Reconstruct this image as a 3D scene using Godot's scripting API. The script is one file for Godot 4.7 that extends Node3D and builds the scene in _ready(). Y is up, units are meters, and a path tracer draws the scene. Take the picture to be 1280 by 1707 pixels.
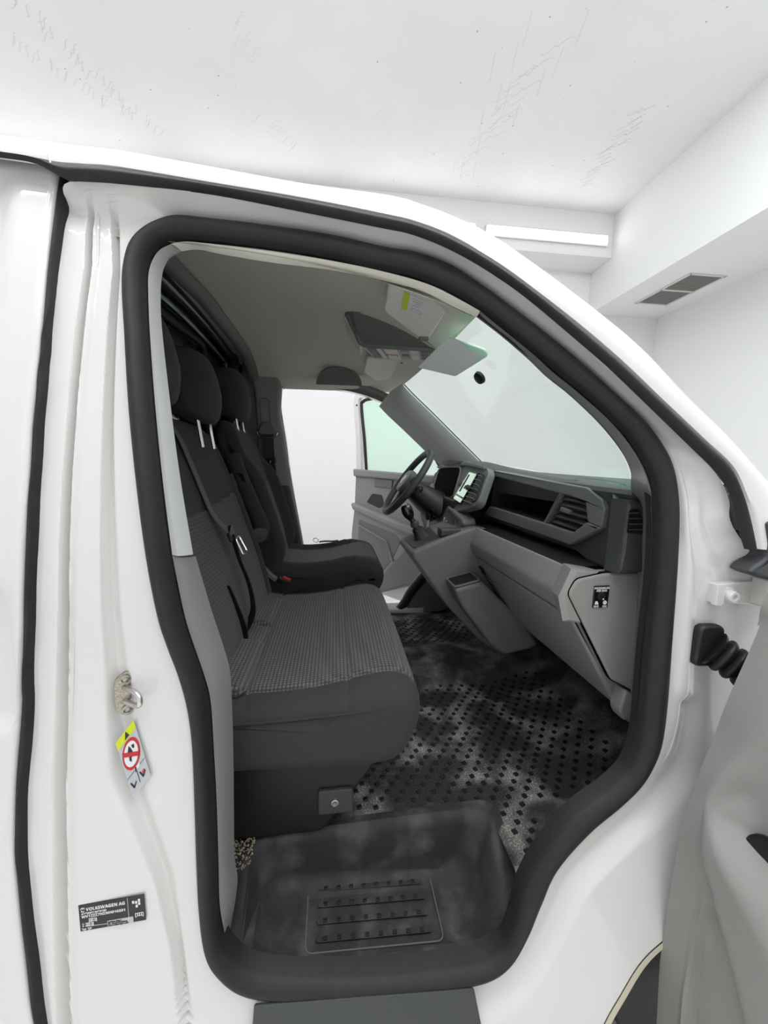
extends Node3D
# Cab of a white van seen through its open passenger doorway, in a white workshop. Metres, x forward, y up, z towards the open door.

const SEAL_OUT := [-0.3579, 1.8208, -0.0771, -0.3519, 1.8645, -0.0883, -0.3354, 1.8945, -0.0965, -0.3092, 1.9169, -0.1028, -0.2759, 1.9309, -0.1068, -0.2197, 1.9306, -0.1068, -0.1143, 1.9265, -0.1056, -0.0049, 1.9186, -0.1033, 0.0967, 1.9031, -0.0989, 0.1592, 1.8973, -0.0973, 0.2223, 1.8776, -0.0918, 0.2828, 1.8414, -0.0823, 0.3413, 1.8001, -0.072, 0.4064, 1.7531, -0.0612, 0.4846, 1.6922, -0.0485, 0.5522, 1.6351, -0.0379, 0.609, 1.5867, -0.0299, 0.6475, 1.5422, -0.0234, 0.6724, 1.4959, -0.0175, 0.6849, 1.4371, -0.0112, 0.6883, 1.3706, -0.0058, 0.6898, 1.2633, -0.0008, 0.6932, 1.1336, 0.0004, 0.6948, 0.999, 0.0036, 0.6877, 0.9116, 0.0075, 0.6716, 0.8664, 0.01, 0.641, 0.8215, 0.0129, 0.5933, 0.7802, 0.0159, 0.5242, 0.7305, 0.0198, 0.4547, 0.6631, 0.0259, 0.4229, 0.6003, 0.0324, 0.391, 0.5375, 0.0395, 0.3527, 0.4858, 0.0459, 0.306, 0.4605, 0.0492, 0.2315, 0.4557, 0.0499, 0.0867, 0.465, 0.0486, -0.0172, 0.4717, 0.0477, -0.1174, 0.4871, 0.0457, -0.183, 0.5113, 0.0427, -0.2268, 0.5552, 0.0374, -0.2455, 0.5995, 0.0325, -0.254, 0.6776, 0.0246, -0.2566, 0.7657, 0.017, -0.2571, 0.8748, 0.0095, -0.2577, 0.9872, 0.0041, -0.2632, 1.0581, 0.0018, -0.2755, 1.1218, 0.0006, -0.2915, 1.178, 0, -0.3041, 1.2329, -0.0002, -0.317, 1.3316, -0.0035, -0.3288, 1.4521, -0.0127, -0.3406, 1.5829, -0.0293, -0.3499, 1.7076, -0.0515, -0.3566, 1.7777, -0.0667]
const SEAL_IN := [-0.3221, 1.8266, -0.0905, -0.3147, 1.8555, -0.0979, -0.3045, 1.8714, -0.1021, -0.2909, 1.8807, -0.1047, -0.2679, 1.8875, -0.1065, -0.2215, 1.8893, -0.107, -0.1186, 1.8852, -0.1059, -0.0098, 1.8751, -0.1032, 0.0901, 1.8575, -0.0985, 0.1435, 1.8506, -0.0967, 0.2021, 1.8328, -0.0921, 0.2551, 1.807, -0.0857, 0.3106, 1.7702, -0.077, 0.37, 1.7239, -0.0669, 0.4464, 1.6649, -0.0552, 0.5148, 1.6109, -0.0458, 0.572, 1.5596, -0.0379, 0.607, 1.5121, -0.0315, 0.631, 1.4665, -0.0262, 0.6398, 1.418, -0.0215, 0.6429, 1.3631, -0.0173, 0.643, 1.2699, -0.013, 0.6397, 1.1543, -0.0118, 0.6378, 1.0223, -0.0092, 0.6353, 0.9489, -0.0063, 0.6255, 0.8934, -0.0035, 0.606, 0.8536, -0.0012, 0.5624, 0.8179, 0.0011, 0.4905, 0.7726, 0.0044, 0.4212, 0.7012, 0.0104, 0.3789, 0.6309, 0.0171, 0.3616, 0.5676, 0.024, 0.3377, 0.5187, 0.0298, 0.2919, 0.4935, 0.0329, 0.228, 0.4923, 0.0331, 0.0884, 0.5007, 0.032, -0.0147, 0.5132, 0.0305, -0.1155, 0.5324, 0.0281, -0.1646, 0.5516, 0.0258, -0.1952, 0.5792, 0.0227, -0.2135, 0.6141, 0.0189, -0.2204, 0.667, 0.0136, -0.2212, 0.7545, 0.0059, -0.2221, 0.866, -0.002, -0.2244, 0.9775, -0.0075, -0.2269, 1.0613, -0.0103, -0.2364, 1.1125, -0.0113, -0.2514, 1.169, -0.0119, -0.2648, 1.2276, -0.0122, -0.2804, 1.3332, -0.0155, -0.2922, 1.4546, -0.025, -0.3043, 1.5857, -0.0418, -0.3154, 1.7104, -0.0641, -0.3211, 1.7856, -0.0806]
const JAMB_OUT := [-0.452, 1.8327, -0.0761, -0.452, 1.8875, -0.0905, -0.4512, 1.9273, -0.1018, -0.4353, 1.9569, -0.0846, -0.2932, 1.9498, -0.0674, -0.2068, 1.9469, -0.0666, -0.0921, 1.935, -0.0631, 0.0219, 1.9222, -0.0593, 0.1019, 1.91, -0.0558, 0.1651, 1.8994, -0.0528, 0.2308, 1.8722, -0.0454, 0.2903, 1.8395, -0.0368, 0.35, 1.7987, -0.0267, 0.4158, 1.7491, -0.0153, 0.4894, 1.6862, -0.0023, 0.5569, 1.6304, 0.008, 0.6193, 1.5772, 0.0165, 0.6907, 1.5224, 0.0152, 0.7429, 1.4745, 0.0209, 0.7716, 1.4281, 0.0256, 0.7858, 1.3752, 0.0299, 0.9022, 1.2434, 0.0296, 0.9715, 1.1048, 0.0048, 0.9875, 0.9663, 0.0089, 0.997, 0.8544, 0.0147, 1.0022, 0.7705, 0.0206, 0.9391, 0.7193, 0.0508, 0.8565, 0.6581, 0.0764, 0.7579, 0.5956, 0.0829, 0.6493, 0.5364, 0.0896, 0.6007, 0.5006, 0.094, 0.5576, 0.4463, 0.1011, 0.5214, 0.397, 0.108, 0.4795, 0.3224, 0.1193, 0.4326, 0.2443, 0.1322, 0.1486, 0.268, 0.1282, -0.0277, 0.2304, 0.0886, -0.1597, 0.2664, 0.0824, -0.2865, 0.3114, 0.0751, -0.3881, 0.3514, 0.0688, -0.4769, 0.4089, 0.0603, -0.503, 0.5127, 0.0465, -0.5142, 0.6245, 0.0338, -0.5247, 0.7337, 0.0236, -0.5271, 0.8426, 0.0155, -0.5211, 0.94, 0.0101, -0.506, 1.0576, 0.0058, -0.4985, 1.1319, 0.0044, -0.4895, 1.2258, 0.0039, -0.4777, 1.3362, 0.0003, -0.4681, 1.4627, -0.0098, -0.4618, 1.5789, -0.0247, -0.4565, 1.7177, -0.0496, -0.4535, 1.7901, -0.0656]
const PILLAR := [1.9295, -0.4543, -0.4185, -0.4128, -0.4071, -0.3994, -0.385, -0.3783, -0.3705, 1.8178, -0.4531, -0.4135, -0.4079, -0.4004, -0.392, -0.3741, -0.3684, -0.3627, 1.5613, -0.4651, -0.4294, -0.4221, -0.4149, -0.404, -0.3802, -0.3729, -0.3636, 1.2379, -0.4911, -0.4532, -0.4432, -0.4349, -0.4276, -0.3933, -0.3803, -0.3577, 0.9391, -0.5253, -0.4842, -0.4691, -0.4606, -0.451, -0.4019, -0.3755, -0.3409, 0.7365, -0.5298, -0.4908, -0.4774, -0.4658, -0.4552, -0.3319, -0.3166, -0.2909, 0.6031, -0.5198, -0.492, -0.4785, -0.4659, -0.4561, -0.3053, -0.2929, -0.2793, 0.4726, -0.5038, -0.4893, -0.4757, -0.462, -0.4522, -0.2884, -0.278, -0.2675]
const OSEAL_UP := [-0.9961, 2.0063, -0.078, -0.7714, 1.9919, -0.0734, -0.6264, 1.9827, -0.0705, -0.5761, 1.9795, -0.0695, -0.5251, 1.9773, -0.0688, -0.4729, 1.974, -0.0678, -0.44, 1.9703, -0.0667, -0.4018, 1.9717, -0.0671, -0.3475, 1.9728, -0.0675, -0.2053, 1.9611, -0.0639, -0.0558, 1.9489, -0.0602, 0.0908, 1.9314, -0.055, 0.1447, 1.9225, -0.0524, 0.2002, 1.9053, -0.0475, 0.2547, 1.8783, -0.04, 0.3105, 1.8444, -0.031, 0.3653, 1.8058, -0.0214, 0.441, 1.7502, -0.0086, 0.5192, 1.6878, 0.0044, 0.5995, 1.6182, 0.017, 0.6847, 1.5464, 0.028, 0.7457, 1.4965, 0.0344, 0.7735, 1.4455, 0.0399, 0.7937, 1.3938, 0.0445, 0.8091, 1.3367, 0.0483]
const OSEAL_LOW := [-1.0065, 2.0073, -0.0853, -0.7794, 1.9925, -0.0806, -0.6328, 1.983, -0.0776, -0.5821, 1.9797, -0.0766, -0.5305, 1.9775, -0.0759, -0.4776, 1.973, -0.0745, -0.4287, 1.9486, -0.0671, -0.4036, 1.9482, -0.067, -0.3491, 1.9501, -0.0675, -0.2087, 1.9467, -0.0665, -0.0614, 1.9301, -0.0616, 0.0846, 1.9119, -0.0564, 0.1367, 1.905, -0.0544, 0.1902, 1.8887, -0.0499, 0.2429, 1.865, -0.0434, 0.2968, 1.8342, -0.0354, 0.3521, 1.7966, -0.0262, 0.4268, 1.7373, -0.0127, 0.5055, 1.6734, 0.0002, 0.5865, 1.6022, 0.0127, 0.6712, 1.5286, 0.0234, 0.7276, 1.4793, 0.0294, 0.757, 1.4347, 0.034, 0.7735, 1.3803, 0.0385, 0.791, 1.3356, 0.0413]
const ROOF_EDGE := [-1.0196, 2.0469, -0.0994, -0.7896, 2.0335, -0.095, -0.6411, 2.0249, -0.0921, -0.5899, 2.0231, -0.0915, -0.5378, 2.0224, -0.0913, -0.4845, 2.0205, -0.0907, -0.4526, 2.0178, -0.0898, -0.4116, 2.0175, -0.0897, -0.3509, 2.0162, -0.0892, -0.2, 2.002, -0.0846, -0.0464, 1.9877, -0.0801, 0.1021, 1.9813, -0.0781, 0.1653, 1.9683, -0.074, 0.2323, 1.9466, -0.0675, 0.2963, 1.9171, -0.0588, 0.3611, 1.8754, -0.0472, 0.423, 1.8324, -0.036, 0.5028, 1.7742, -0.0219, 0.5841, 1.709, -0.0078, 0.667, 1.6274, 0.0075, 0.7546, 1.5505, 0.0194, 0.8202, 1.4856, 0.0277, 0.8685, 1.4344, 0.033, 0.8987, 1.3751, 0.0379, 0.9163, 1.3269, 0.0408]
const GAP_L := [-0.4597, 1.9909, -0.1001, -0.4595, 1.9733, -0.0946, -0.4608, 1.8631, -0.0629, -0.4629, 1.7203, -0.0291, -0.4642, 1.6765, -0.0204, -0.4681, 1.6115, -0.0089, -0.4722, 1.5568, -0.0005, -0.4778, 1.4588, 0.0116, -0.4887, 1.3414, 0.021, -0.4998, 1.2202, 0.0249, -0.51, 1.1253, 0.0255, -0.513, 1.0883, 0.0261, -0.5273, 0.9893, 0.029, -0.538, 0.8694, 0.0348, -0.5382, 0.7882, 0.0403, -0.5312, 0.6657, 0.0507, -0.5194, 0.5453, 0.0636, -0.4965, 0.4446, 0.0764]
const GAP_R := [-0.4516, 1.9734, -0.1116, -0.4477, 1.9455, -0.1032, -0.4495, 1.8446, -0.0751, -0.4533, 1.756, -0.0538, -0.4547, 1.6764, -0.0374, -0.4562, 1.6437, -0.0314, -0.4607, 1.561, -0.0181, -0.4652, 1.4735, -0.007, -0.4735, 1.3673, 0.0024, -0.4854, 1.2436, 0.0076, -0.4964, 1.1341, 0.0084, -0.5001, 1.076, 0.0094, -0.519, 0.9432, 0.0139, -0.5248, 0.8507, 0.019, -0.5234, 0.7457, 0.0266, -0.514, 0.6413, 0.0361, -0.5003, 0.5179, 0.0499, -0.4763, 0.4149, 0.0635]
const TRIM_BU_A := [-0.2909, 1.8807, -0.1047, -0.3045, 1.8714, -0.1021, -0.3147, 1.8555, -0.0979, -0.3221, 1.8266, -0.0905, -0.3211, 1.7856, -0.0806, -0.3154, 1.7104, -0.0641, -0.3043, 1.5857, -0.0418, -0.2922, 1.4546, -0.025, -0.2804, 1.3332, -0.0155]
const TRIM_BU_B := [-0.2802, 1.8855, -0.134, -0.3004, 1.8693, -0.1296, -0.308, 1.8543, -0.1256, -0.3122, 1.8339, -0.1204, -0.3127, 1.7991, -0.1118, -0.3082, 1.7337, -0.097, -0.2901, 1.5891, -0.0703, -0.2742, 1.4619, -0.0537, -0.2556, 1.3273, -0.0432]
const TRIM_BL_A := [-0.2804, 1.3322, -0.0155, -0.2648, 1.2276, -0.0122, -0.2514, 1.169, -0.0119, -0.2364, 1.1125, -0.0113, -0.2269, 1.0613, -0.0103, -0.2244, 0.9775, -0.0075, -0.2221, 0.866, -0.002, -0.2212, 0.7545, 0.0059, -0.2204, 0.667, 0.0136, -0.2135, 0.6141, 0.0189]
const TRIM_BL_B := [-0.255, 1.3217, -0.053, -0.231, 1.2205, -0.0501, -0.2141, 1.1547, -0.0498, -0.2018, 1.0974, -0.0491, -0.1998, 1.0206, -0.0471, -0.2001, 0.9222, -0.0431, -0.2014, 0.8111, -0.0364, -0.2019, 0.7126, -0.0286, -0.1968, 0.663, -0.0241, -0.2104, 0.5741, -0.0147]
const TRIM_H_A := [-0.2909, 1.8807, -0.1047, -0.2679, 1.8875, -0.1065, -0.2215, 1.8893, -0.107, -0.1186, 1.8852, -0.1059, -0.0098, 1.8751, -0.1032, 0.0902, 1.8612, -0.0994, 0.1845, 1.8401, -0.094, 0.2492, 1.8115, -0.0868, 0.2823, 1.7929, -0.0823]
const TRIM_H_B := [-0.2754, 1.8788, -0.1201, -0.2474, 1.8848, -0.1218, -0.2047, 1.8788, -0.1202, -0.1122, 1.8696, -0.1177, -0.0055, 1.8635, -0.116, 0.0989, 1.8492, -0.1123, 0.176, 1.8323, -0.108, 0.2419, 1.8031, -0.1008, 0.2832, 1.7858, -0.0966]
const TRIM_A_A := [0.2823, 1.7929, -0.0823, 0.3342, 1.751, -0.0727, 0.3905, 1.7093, -0.0639, 0.4268, 1.6785, -0.0578, 0.4773, 1.6409, -0.0509, 0.5427, 1.5889, -0.0423, 0.5914, 1.536, -0.0346, 0.6229, 1.487, -0.0285, 0.6379, 1.4447, -0.024, 0.6401, 1.4059, -0.0205, 0.6433, 1.3545, -0.0168, 0.643, 1.2699, -0.013, 0.6397, 1.1543, -0.0118, 0.6378, 1.0223, -0.0092, 0.6353, 0.9489, -0.0063]
const TRIM_A_B := [0.286, 1.7888, -0.1043, 0.3372, 1.7517, -0.0959, 0.3925, 1.7061, -0.0862, 0.4285, 1.6731, -0.0798, 0.4792, 1.6355, -0.0729, 0.5411, 1.5806, -0.064, 0.5858, 1.5297, -0.0567, 0.6087, 1.4904, -0.0519, 0.6142, 1.4582, -0.0483, 0.7014, 1.4124, -0.149, 0.7071, 1.3407, -0.144, 0.7175, 1.2308, -0.1402, 0.7262, 1.0941, -0.139, 0.7265, 0.9395, -0.1339, 0.7203, 0.8622, -0.1297]
const WS_NEAR := [0.2967, 1.7988, -0.1337, 0.3499, 1.7616, -0.1251, 0.4072, 1.7142, -0.1149, 0.4444, 1.6799, -0.1081, 0.497, 1.6409, -0.1009, 0.5611, 1.584, -0.0915, 0.6075, 1.5311, -0.0839, 0.6311, 1.4904, -0.0789, 0.6369, 1.457, -0.0752, 0.637, 1.4415, -0.0737]
const WS_FAR := [0.3848, 1.9387, -1.5, 0.4472, 1.8788, -1.5, 0.5353, 1.8021, -1.5, 0.607, 1.737, -1.5, 0.6688, 1.6809, -1.5, 0.7167, 1.6375, -1.5, 0.7538, 1.6038, -1.5, 0.7837, 1.5766, -1.5, 0.8101, 1.5527, -1.5, 0.848, 1.5184, -1.5]
const FAR_AP := [-0.2487, 1.3744, -1.66, -0.2751, 1.6135, -1.66, -0.2987, 1.785, -1.66, -0.3064, 1.8965, -1.66, -0.2852, 1.9375, -1.66, -0.2477, 1.9522, -1.66, -0.0906, 1.9441, -1.66, 0.1189, 1.9202, -1.66, 0.298, 1.8633, -1.66, 0.4455, 1.7683, -1.66, 0.5791, 1.6269, -1.66, 0.6575, 1.5364, -1.66, 0.7189, 1.4067, -1.66, 0.7325, 1.2174, -1.66, 0.6988, 1.0251, -1.66, 0.6355, 0.8896, -1.66, 0.5397, 0.7858, -1.66, 0.4709, 0.697, -1.66, 0.4176, 0.6074, -1.66, 0.3097, 0.524, -1.66, 0.0422, 0.4961, -1.66, -0.124, 0.6595, -1.66, -0.1913, 1.021, -1.66]
const FAR_BT := [-0.4676, 2.0892, -1.6, -0.3621, 2.0811, -1.6, -0.3122, 1.9995, -1.6, -0.2878, 1.9257, -1.6, -0.301, 1.7772, -1.6, -0.2748, 1.6102, -1.6, -0.2424, 1.3773, -1.6, -0.1864, 1.033, -1.6, -0.165, 0.8314, -1.6, -0.4501, 0.8396, -1.6, -0.4268, 1.4043, -1.6, -0.4275, 1.6078, -1.6, -0.4359, 1.8719, -1.6]

func _ready() -> void:
	# ---- camera
	var cam := Camera3D.new()
	cam.name = "camera"
	cam.position = Vector3(0, 1.49, 0.68)
	cam.rotation_degrees = Vector3(-6.84, -7.396, 0.5)
	cam.fov = 106.27
	cam.near = 0.02
	add_child(cam)
	cam.current = true
	# ---- surroundings and exposure
	var we := WorldEnvironment.new()
	we.name = "environment"
	var env := Environment.new()
	env.background_mode = Environment.BG_COLOR
	env.background_color = Color(0, 0, 0)
	env.tonemap_mode = Environment.TONE_MAPPER_LINEAR
	env.tonemap_exposure = 1.12
	env.sdfgi_enabled = true
	env.ssao_enabled = true
	env.ssil_enabled = true
	we.environment = env
	add_child(we)
	materials()
	room()
	lights()
	body_near()
	body_inside()
	body_far()
	fittings()
	sliding_door()
	driver_door()
	passenger_door()
	wheel()
	floor_mat()
	dashboard()
	steering()
	bench()
	driver_seat()
	belts()
	overhead()

# ---------------------------------------------------------------- materials
func weave(kind: int) -> ImageTexture:                 # woven seat cloth: 0 small checks, 1 cross ribs
	var im := Image.create(128, 128, false, Image.FORMAT_RGB8)
	var rng := RandomNumberGenerator.new()
	rng.seed = 5 + kind
	for y in 128:
		for x in 128:
			var v := 0.215
			if kind == 0:
				var cx := (x / 16) % 2
				var cy := (y / 16) % 2
				v = 0.20 if (cx + cy) == 0 else (0.285 if (cx + cy) == 1 else 0.42)
				if (x + y) % 8 < 3 and cx != cy:
					v *= 0.82
			elif kind == 1:
				v = 0.22 if (y % 16) < 7 else 0.315
				if (x / 8) % 2 == 0 and (y % 16) >= 7:
					v *= 0.86
			v *= rng.randf_range(0.88, 1.12)
			im.set_pixel(x, y, Color(v, v * 0.995, v * 0.95))
	return ImageTexture.create_from_image(im)

func materials() -> void:
	mat("white_paint", Color(0.85, 0.845, 0.835), 0.32, 0.0, 0.9)
	mat("plaster", Color(0.95, 0.95, 0.95), 0.75)
	relief(M.plaster, noise_tex(0.09, Color.BLACK, Color.WHITE, 512, FastNoiseLite.TYPE_SIMPLEX, 3, 3), 0.012)
	triplanar(M.plaster, 2.0)
	mat("room_floor", Color(0.93, 0.93, 0.92), 0.35)
	mat("rubber", Color(0.10, 0.10, 0.11), 0.62)
	M.rubber.albedo_texture = noise_tex(0.02, Color(0.72, 0.72, 0.72), Color(1, 1, 1), 512, FastNoiseLite.TYPE_SIMPLEX_SMOOTH, 5, 9, 0.25, 0.8)
	triplanar(M.rubber, 3.0)
	mat("black", Color(0.085, 0.087, 0.092), 0.5)
	mat("matt_black", Color(0.06, 0.06, 0.065), 0.95)
	M.matt_black.metallic_specular = 0.15
	mat("black_gloss", Color(0.05, 0.05, 0.055), 0.22, 0.0, 0.5)
	mat("soft_black", Color(0.23, 0.24, 0.25), 0.55)
	relief(M.soft_black, noise_tex(0.25, Color.BLACK, Color.WHITE, 256, FastNoiseLite.TYPE_CELLULAR, 2, 4), 0.03)
	triplanar(M.soft_black, 8.0)
	mat("frame_grey", Color(0.42, 0.43, 0.43), 0.5)
	relief(M.frame_grey, noise_tex(0.25, Color.BLACK, Color.WHITE, 256, FastNoiseLite.TYPE_CELLULAR, 2, 6), 0.04)
	triplanar(M.frame_grey, 8.0)
	mat("mid_grey", Color(0.555, 0.555, 0.54), 0.6)
	relief(M.mid_grey, noise_tex(0.3, Color.BLACK, Color.WHITE, 256, FastNoiseLite.TYPE_CELLULAR, 2, 7), 0.02)
	triplanar(M.mid_grey, 8.0)
	mat("pillar_light", Color(0.70, 0.705, 0.69), 0.65)
	mat("pillar_dark", Color(0.44, 0.44, 0.44), 0.6)
	mat("headliner", Color(0.92, 0.905, 0.86), 0.95)
	M.headliner.albedo_texture = noise_tex(0.35, Color(0.86, 0.86, 0.86), Color(1, 1, 1), 512, FastNoiseLite.TYPE_SIMPLEX, 3, 11)
	relief(M.headliner, noise_tex(0.35, Color.BLACK, Color.WHITE, 512, FastNoiseLite.TYPE_SIMPLEX, 3, 11), 0.06)
	triplanar(M.headliner, 6.0)
	mat("dark_plastic", Color(0.44, 0.44, 0.425), 0.6)
	mat("visor_vinyl", Color(0.88, 0.865, 0.845), 0.6)
	mat("bulkhead", Color(0.12, 0.125, 0.13), 0.35, 0.0, 0.3)
	mat("cargo", Color(0.45, 0.455, 0.45), 0.7)
	mat("cloth_check", Color(1, 1, 1), 0.95)
	M.cloth_check.albedo_texture = weave(0)
	triplanar(M.cloth_check, 27.0)
	mat("cloth_rib", Color(1, 1, 1), 0.95)
	M.cloth_rib.albedo_texture = weave(1)
	triplanar(M.cloth_rib, 13.0)
	mat("cloth_plain", Color(0.205, 0.205, 0.207), 0.9)
	M.cloth_plain.albedo_texture = noise_tex(0.4, Color(0.85, 0.85, 0.85), Color(1, 1, 1), 256, FastNoiseLite.TYPE_SIMPLEX, 2, 13)
	triplanar(M.cloth_plain, 12.0)
	for k in ["cloth_check", "cloth_rib", "cloth_plain"]:
		M[k].rim_enabled = true
		M[k].rim = 0.25
	mat("webbing", Color(0.36, 0.365, 0.37), 0.7)
	M.webbing.albedo_texture = noise_tex(0.5, Color(0.8, 0.8, 0.8), Color(1, 1, 1), 256, FastNoiseLite.TYPE_SIMPLEX, 2, 14)
	triplanar(M.webbing, 20.0)
	mat("steel", Color(0.80, 0.80, 0.79), 0.25, 1.0)
	mat("zinc", Color(0.72, 0.70, 0.66), 0.32, 1.0)
	M.zinc.albedo_texture = noise_tex(0.06, Color(0.82, 0.80, 0.77), Color(1, 1, 1), 256, FastNoiseLite.TYPE_SIMPLEX_SMOOTH, 4, 15, 0.3, 0.7)
	triplanar(M.zinc, 12.0)
	mat("white_plastic", Color(0.85, 0.85, 0.83), 0.45)
	mat("white_print", Color(0.88, 0.88, 0.88), 0.5)
	mat("dark_print", Color(0.08, 0.08, 0.09), 0.5)
	mat("red_print", Color(0.74, 0.13, 0.13), 0.5)
	mat("yellow_print", Color(0.80, 0.84, 0.12), 0.5)
	mat("sticker_grey", Color(0.72, 0.73, 0.75), 0.4)
	mat("sticker_black", Color(0.07, 0.07, 0.08), 0.35)
	mat("cream_sealer", Color(0.86, 0.83, 0.74), 0.6)
	mat("red_plastic", Color(0.78, 0.16, 0.14), 0.4)
	mat("tyre", Color(0.10, 0.10, 0.10), 0.85)
	mat("carpet", Color(0.20, 0.20, 0.205), 1.0)
	var g := mat("glass", Color(0.30, 1.0, 0.68, 0.13), 0.02)
	g.metallic_specular = 0.25
	g.transparency = BaseMaterial3D.TRANSPARENCY_ALPHA
	var g1 := mat("screen_glass", Color(0.30, 1.0, 0.70, 0.24), 0.02)
	g1.metallic_specular = 0.25
	g1.transparency = BaseMaterial3D.TRANSPARENCY_ALPHA
	var g2 := mat("dark_glass", Color(0.16, 0.17, 0.16, 0.55), 0.05)
	g2.transparency = BaseMaterial3D.TRANSPARENCY_ALPHA
	mat("shade_band", Color(0.92, 0.95, 0.94), 0.4)
	var d := mat("lamp_diffuser", Color(1, 1, 1), 0.5)
	d.emission_enabled = true
	d.emission = Color(1, 1, 1)
	d.emission_energy_multiplier = 1.5
	var sc := mat("screen_glow", Color(0.1, 0.1, 0.1), 0.15)
	sc.emission_enabled = true
	sc.emission = Color(0.84, 0.93, 0.86)
	sc.emission_energy_multiplier = 0.75
	# rubber floor covering: dark, grained, with pale trodden-in dust
	var mm := mat("mat_rubber", Color(1, 1, 1), 0.8)
	mm.albedo_texture = noise_tex(0.0022, Color(0.24, 0.24, 0.24), Color(0.74, 0.74, 0.71), 1024, FastNoiseLite.TYPE_SIMPLEX_SMOOTH, 7, 23, 0.40, 0.9)
	mm.detail_enabled = true
	mm.detail_blend_mode = BaseMaterial3D.BLEND_MODE_MUL
	mm.detail_albedo = noise_tex(0.22, Color(0.55, 0.55, 0.55), Color(1, 1, 1), 512, FastNoiseLite.TYPE_CELLULAR, 1, 24, 0.1, 0.75)
	mm.detail_uv_layer = BaseMaterial3D.DETAIL_UV_1
	relief(mm, noise_tex(0.3, Color.BLACK, Color.WHITE, 512, FastNoiseLite.TYPE_CELLULAR, 1, 25), 0.06)
	triplanar(mm, 2.2)
	var st := mat("step_rubber", Color(1, 1, 1), 0.75)
	st.albedo_texture = noise_tex(0.003, Color(0.17, 0.17, 0.18), Color(0.34, 0.335, 0.325), 1024, FastNoiseLite.TYPE_SIMPLEX_SMOOTH, 7, 31, 0.4, 0.95)
	relief(st, noise_tex(0.3, Color.BLACK, Color.WHITE, 256, FastNoiseLite.TYPE_SIMPLEX, 2, 32), 0.02)
	triplanar(st, 3.0)
	mat("scuffed_rubber", Color(0.40, 0.40, 0.39), 0.85)
	var ds := mat("debris", Color(1, 1, 1), 1.0)
	ds.albedo_texture = noise_tex(0.05, Color(0.42, 0.38, 0.30), Color(0.72, 0.68, 0.58), 256, FastNoiseLite.TYPE_SIMPLEX, 4, 33)
	triplanar(ds, 8.0)

# ---------------------------------------------------------------- the room
const CEIL := 3.97
const STRIP := 0.09
const TUBE := 0.32

func ceiling_print() -> ImageTexture:                  # white plaster with trowel ripples and scuffs, x -4..3.6 by z -3.45..3.6
	var im := Image.create(2048, 2048, false, Image.FORMAT_RGB8)
	var f := FastNoiseLite.new()
	f.seed = 77
	f.frequency = 0.004
	f.fractal_octaves = 4
	im.fill(Color(0.925, 0.928, 0.93))
	for y in range(0, 2048, 4):
		for x in range(0, 2048, 4):
			var n := f.get_noise_2d(x, y) * 0.018
			im.fill_rect(Rect2i(x, y, 4, 4), Color(0.945 + n, 0.945 + n, 0.945 + n))
	var rng := RandomNumberGenerator.new()
	rng.seed = 19
	var dot := func(x: float, z: float, k: float, s: int):
		var c := Vector2i(int((x + 4.0) / 7.6 * 2048), int((z + 3.45) / 7.05 * 2048))
		for a in s:
			for b in s:
				var q := c + Vector2i(a, b)
				if q.x >= 0 and q.y >= 0 and q.x < 2048 and q.y < 2048:
					im.set_pixelv(q, im.get_pixelv(q).darkened(k))
	# ripples: short curved strokes set side by side along a track
	var tracks := [[-1.75, -1.85, -1.30, -2.75, 34, 0.16], [-1.95, -2.1, -1.45, -2.6, 22, 0.13], [2.14, -2.05, 2.23, -2.8, 26, 0.26], [1.20, -1.9, 1.06, -2.9, 16, 0.17], [1.32, -1.7, 1.18, -2.5, 12, 0.17], [-0.55, -1.85, -0.48, -2.1, 8, 0.07], [-0.5, -2.5, -0.28, -2.76, 9, 0.13]]
	for t in tracks:
		for i in int(t[4]):
			var c := Vector2(t[0], t[1]).lerp(Vector2(t[2], t[3]), (i + rng.randf() * 0.5) / float(t[4]))
			c += Vector2(rng.randf_range(-0.05, 0.05), 0)
			var w := rng.randf_range(0.03, 0.075)
			for s in 60:
				var u := s / 60.0 * 2 - 1
				dot.call(c.x + u * w, c.y + 0.025 * sin(u * 3.0) + 0.012 * u, float(t[5]) * (1.0 - absf(u)) * rng.randf_range(0.4, 1.0), 1)
	for i in 70:                                       # specks and scratches
		var c := Vector2(rng.randf_range(-1.8, 2.4), rng.randf_range(-3.0, -1.2))
		dot.call(c.x, c.y, 0.35, rng.randi_range(1, 2))
	for i in 14:
		var c := Vector2(rng.randf_range(0.9, 1.4), rng.randf_range(-2.7, -1.5))
		for s in 30:
			dot.call(c.x + s * 0.0012 * rng.randf_range(0.8, 1.2), c.y - s * 0.006, 0.16, 1)
	return ImageTexture.create_from_image(im)

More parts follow.
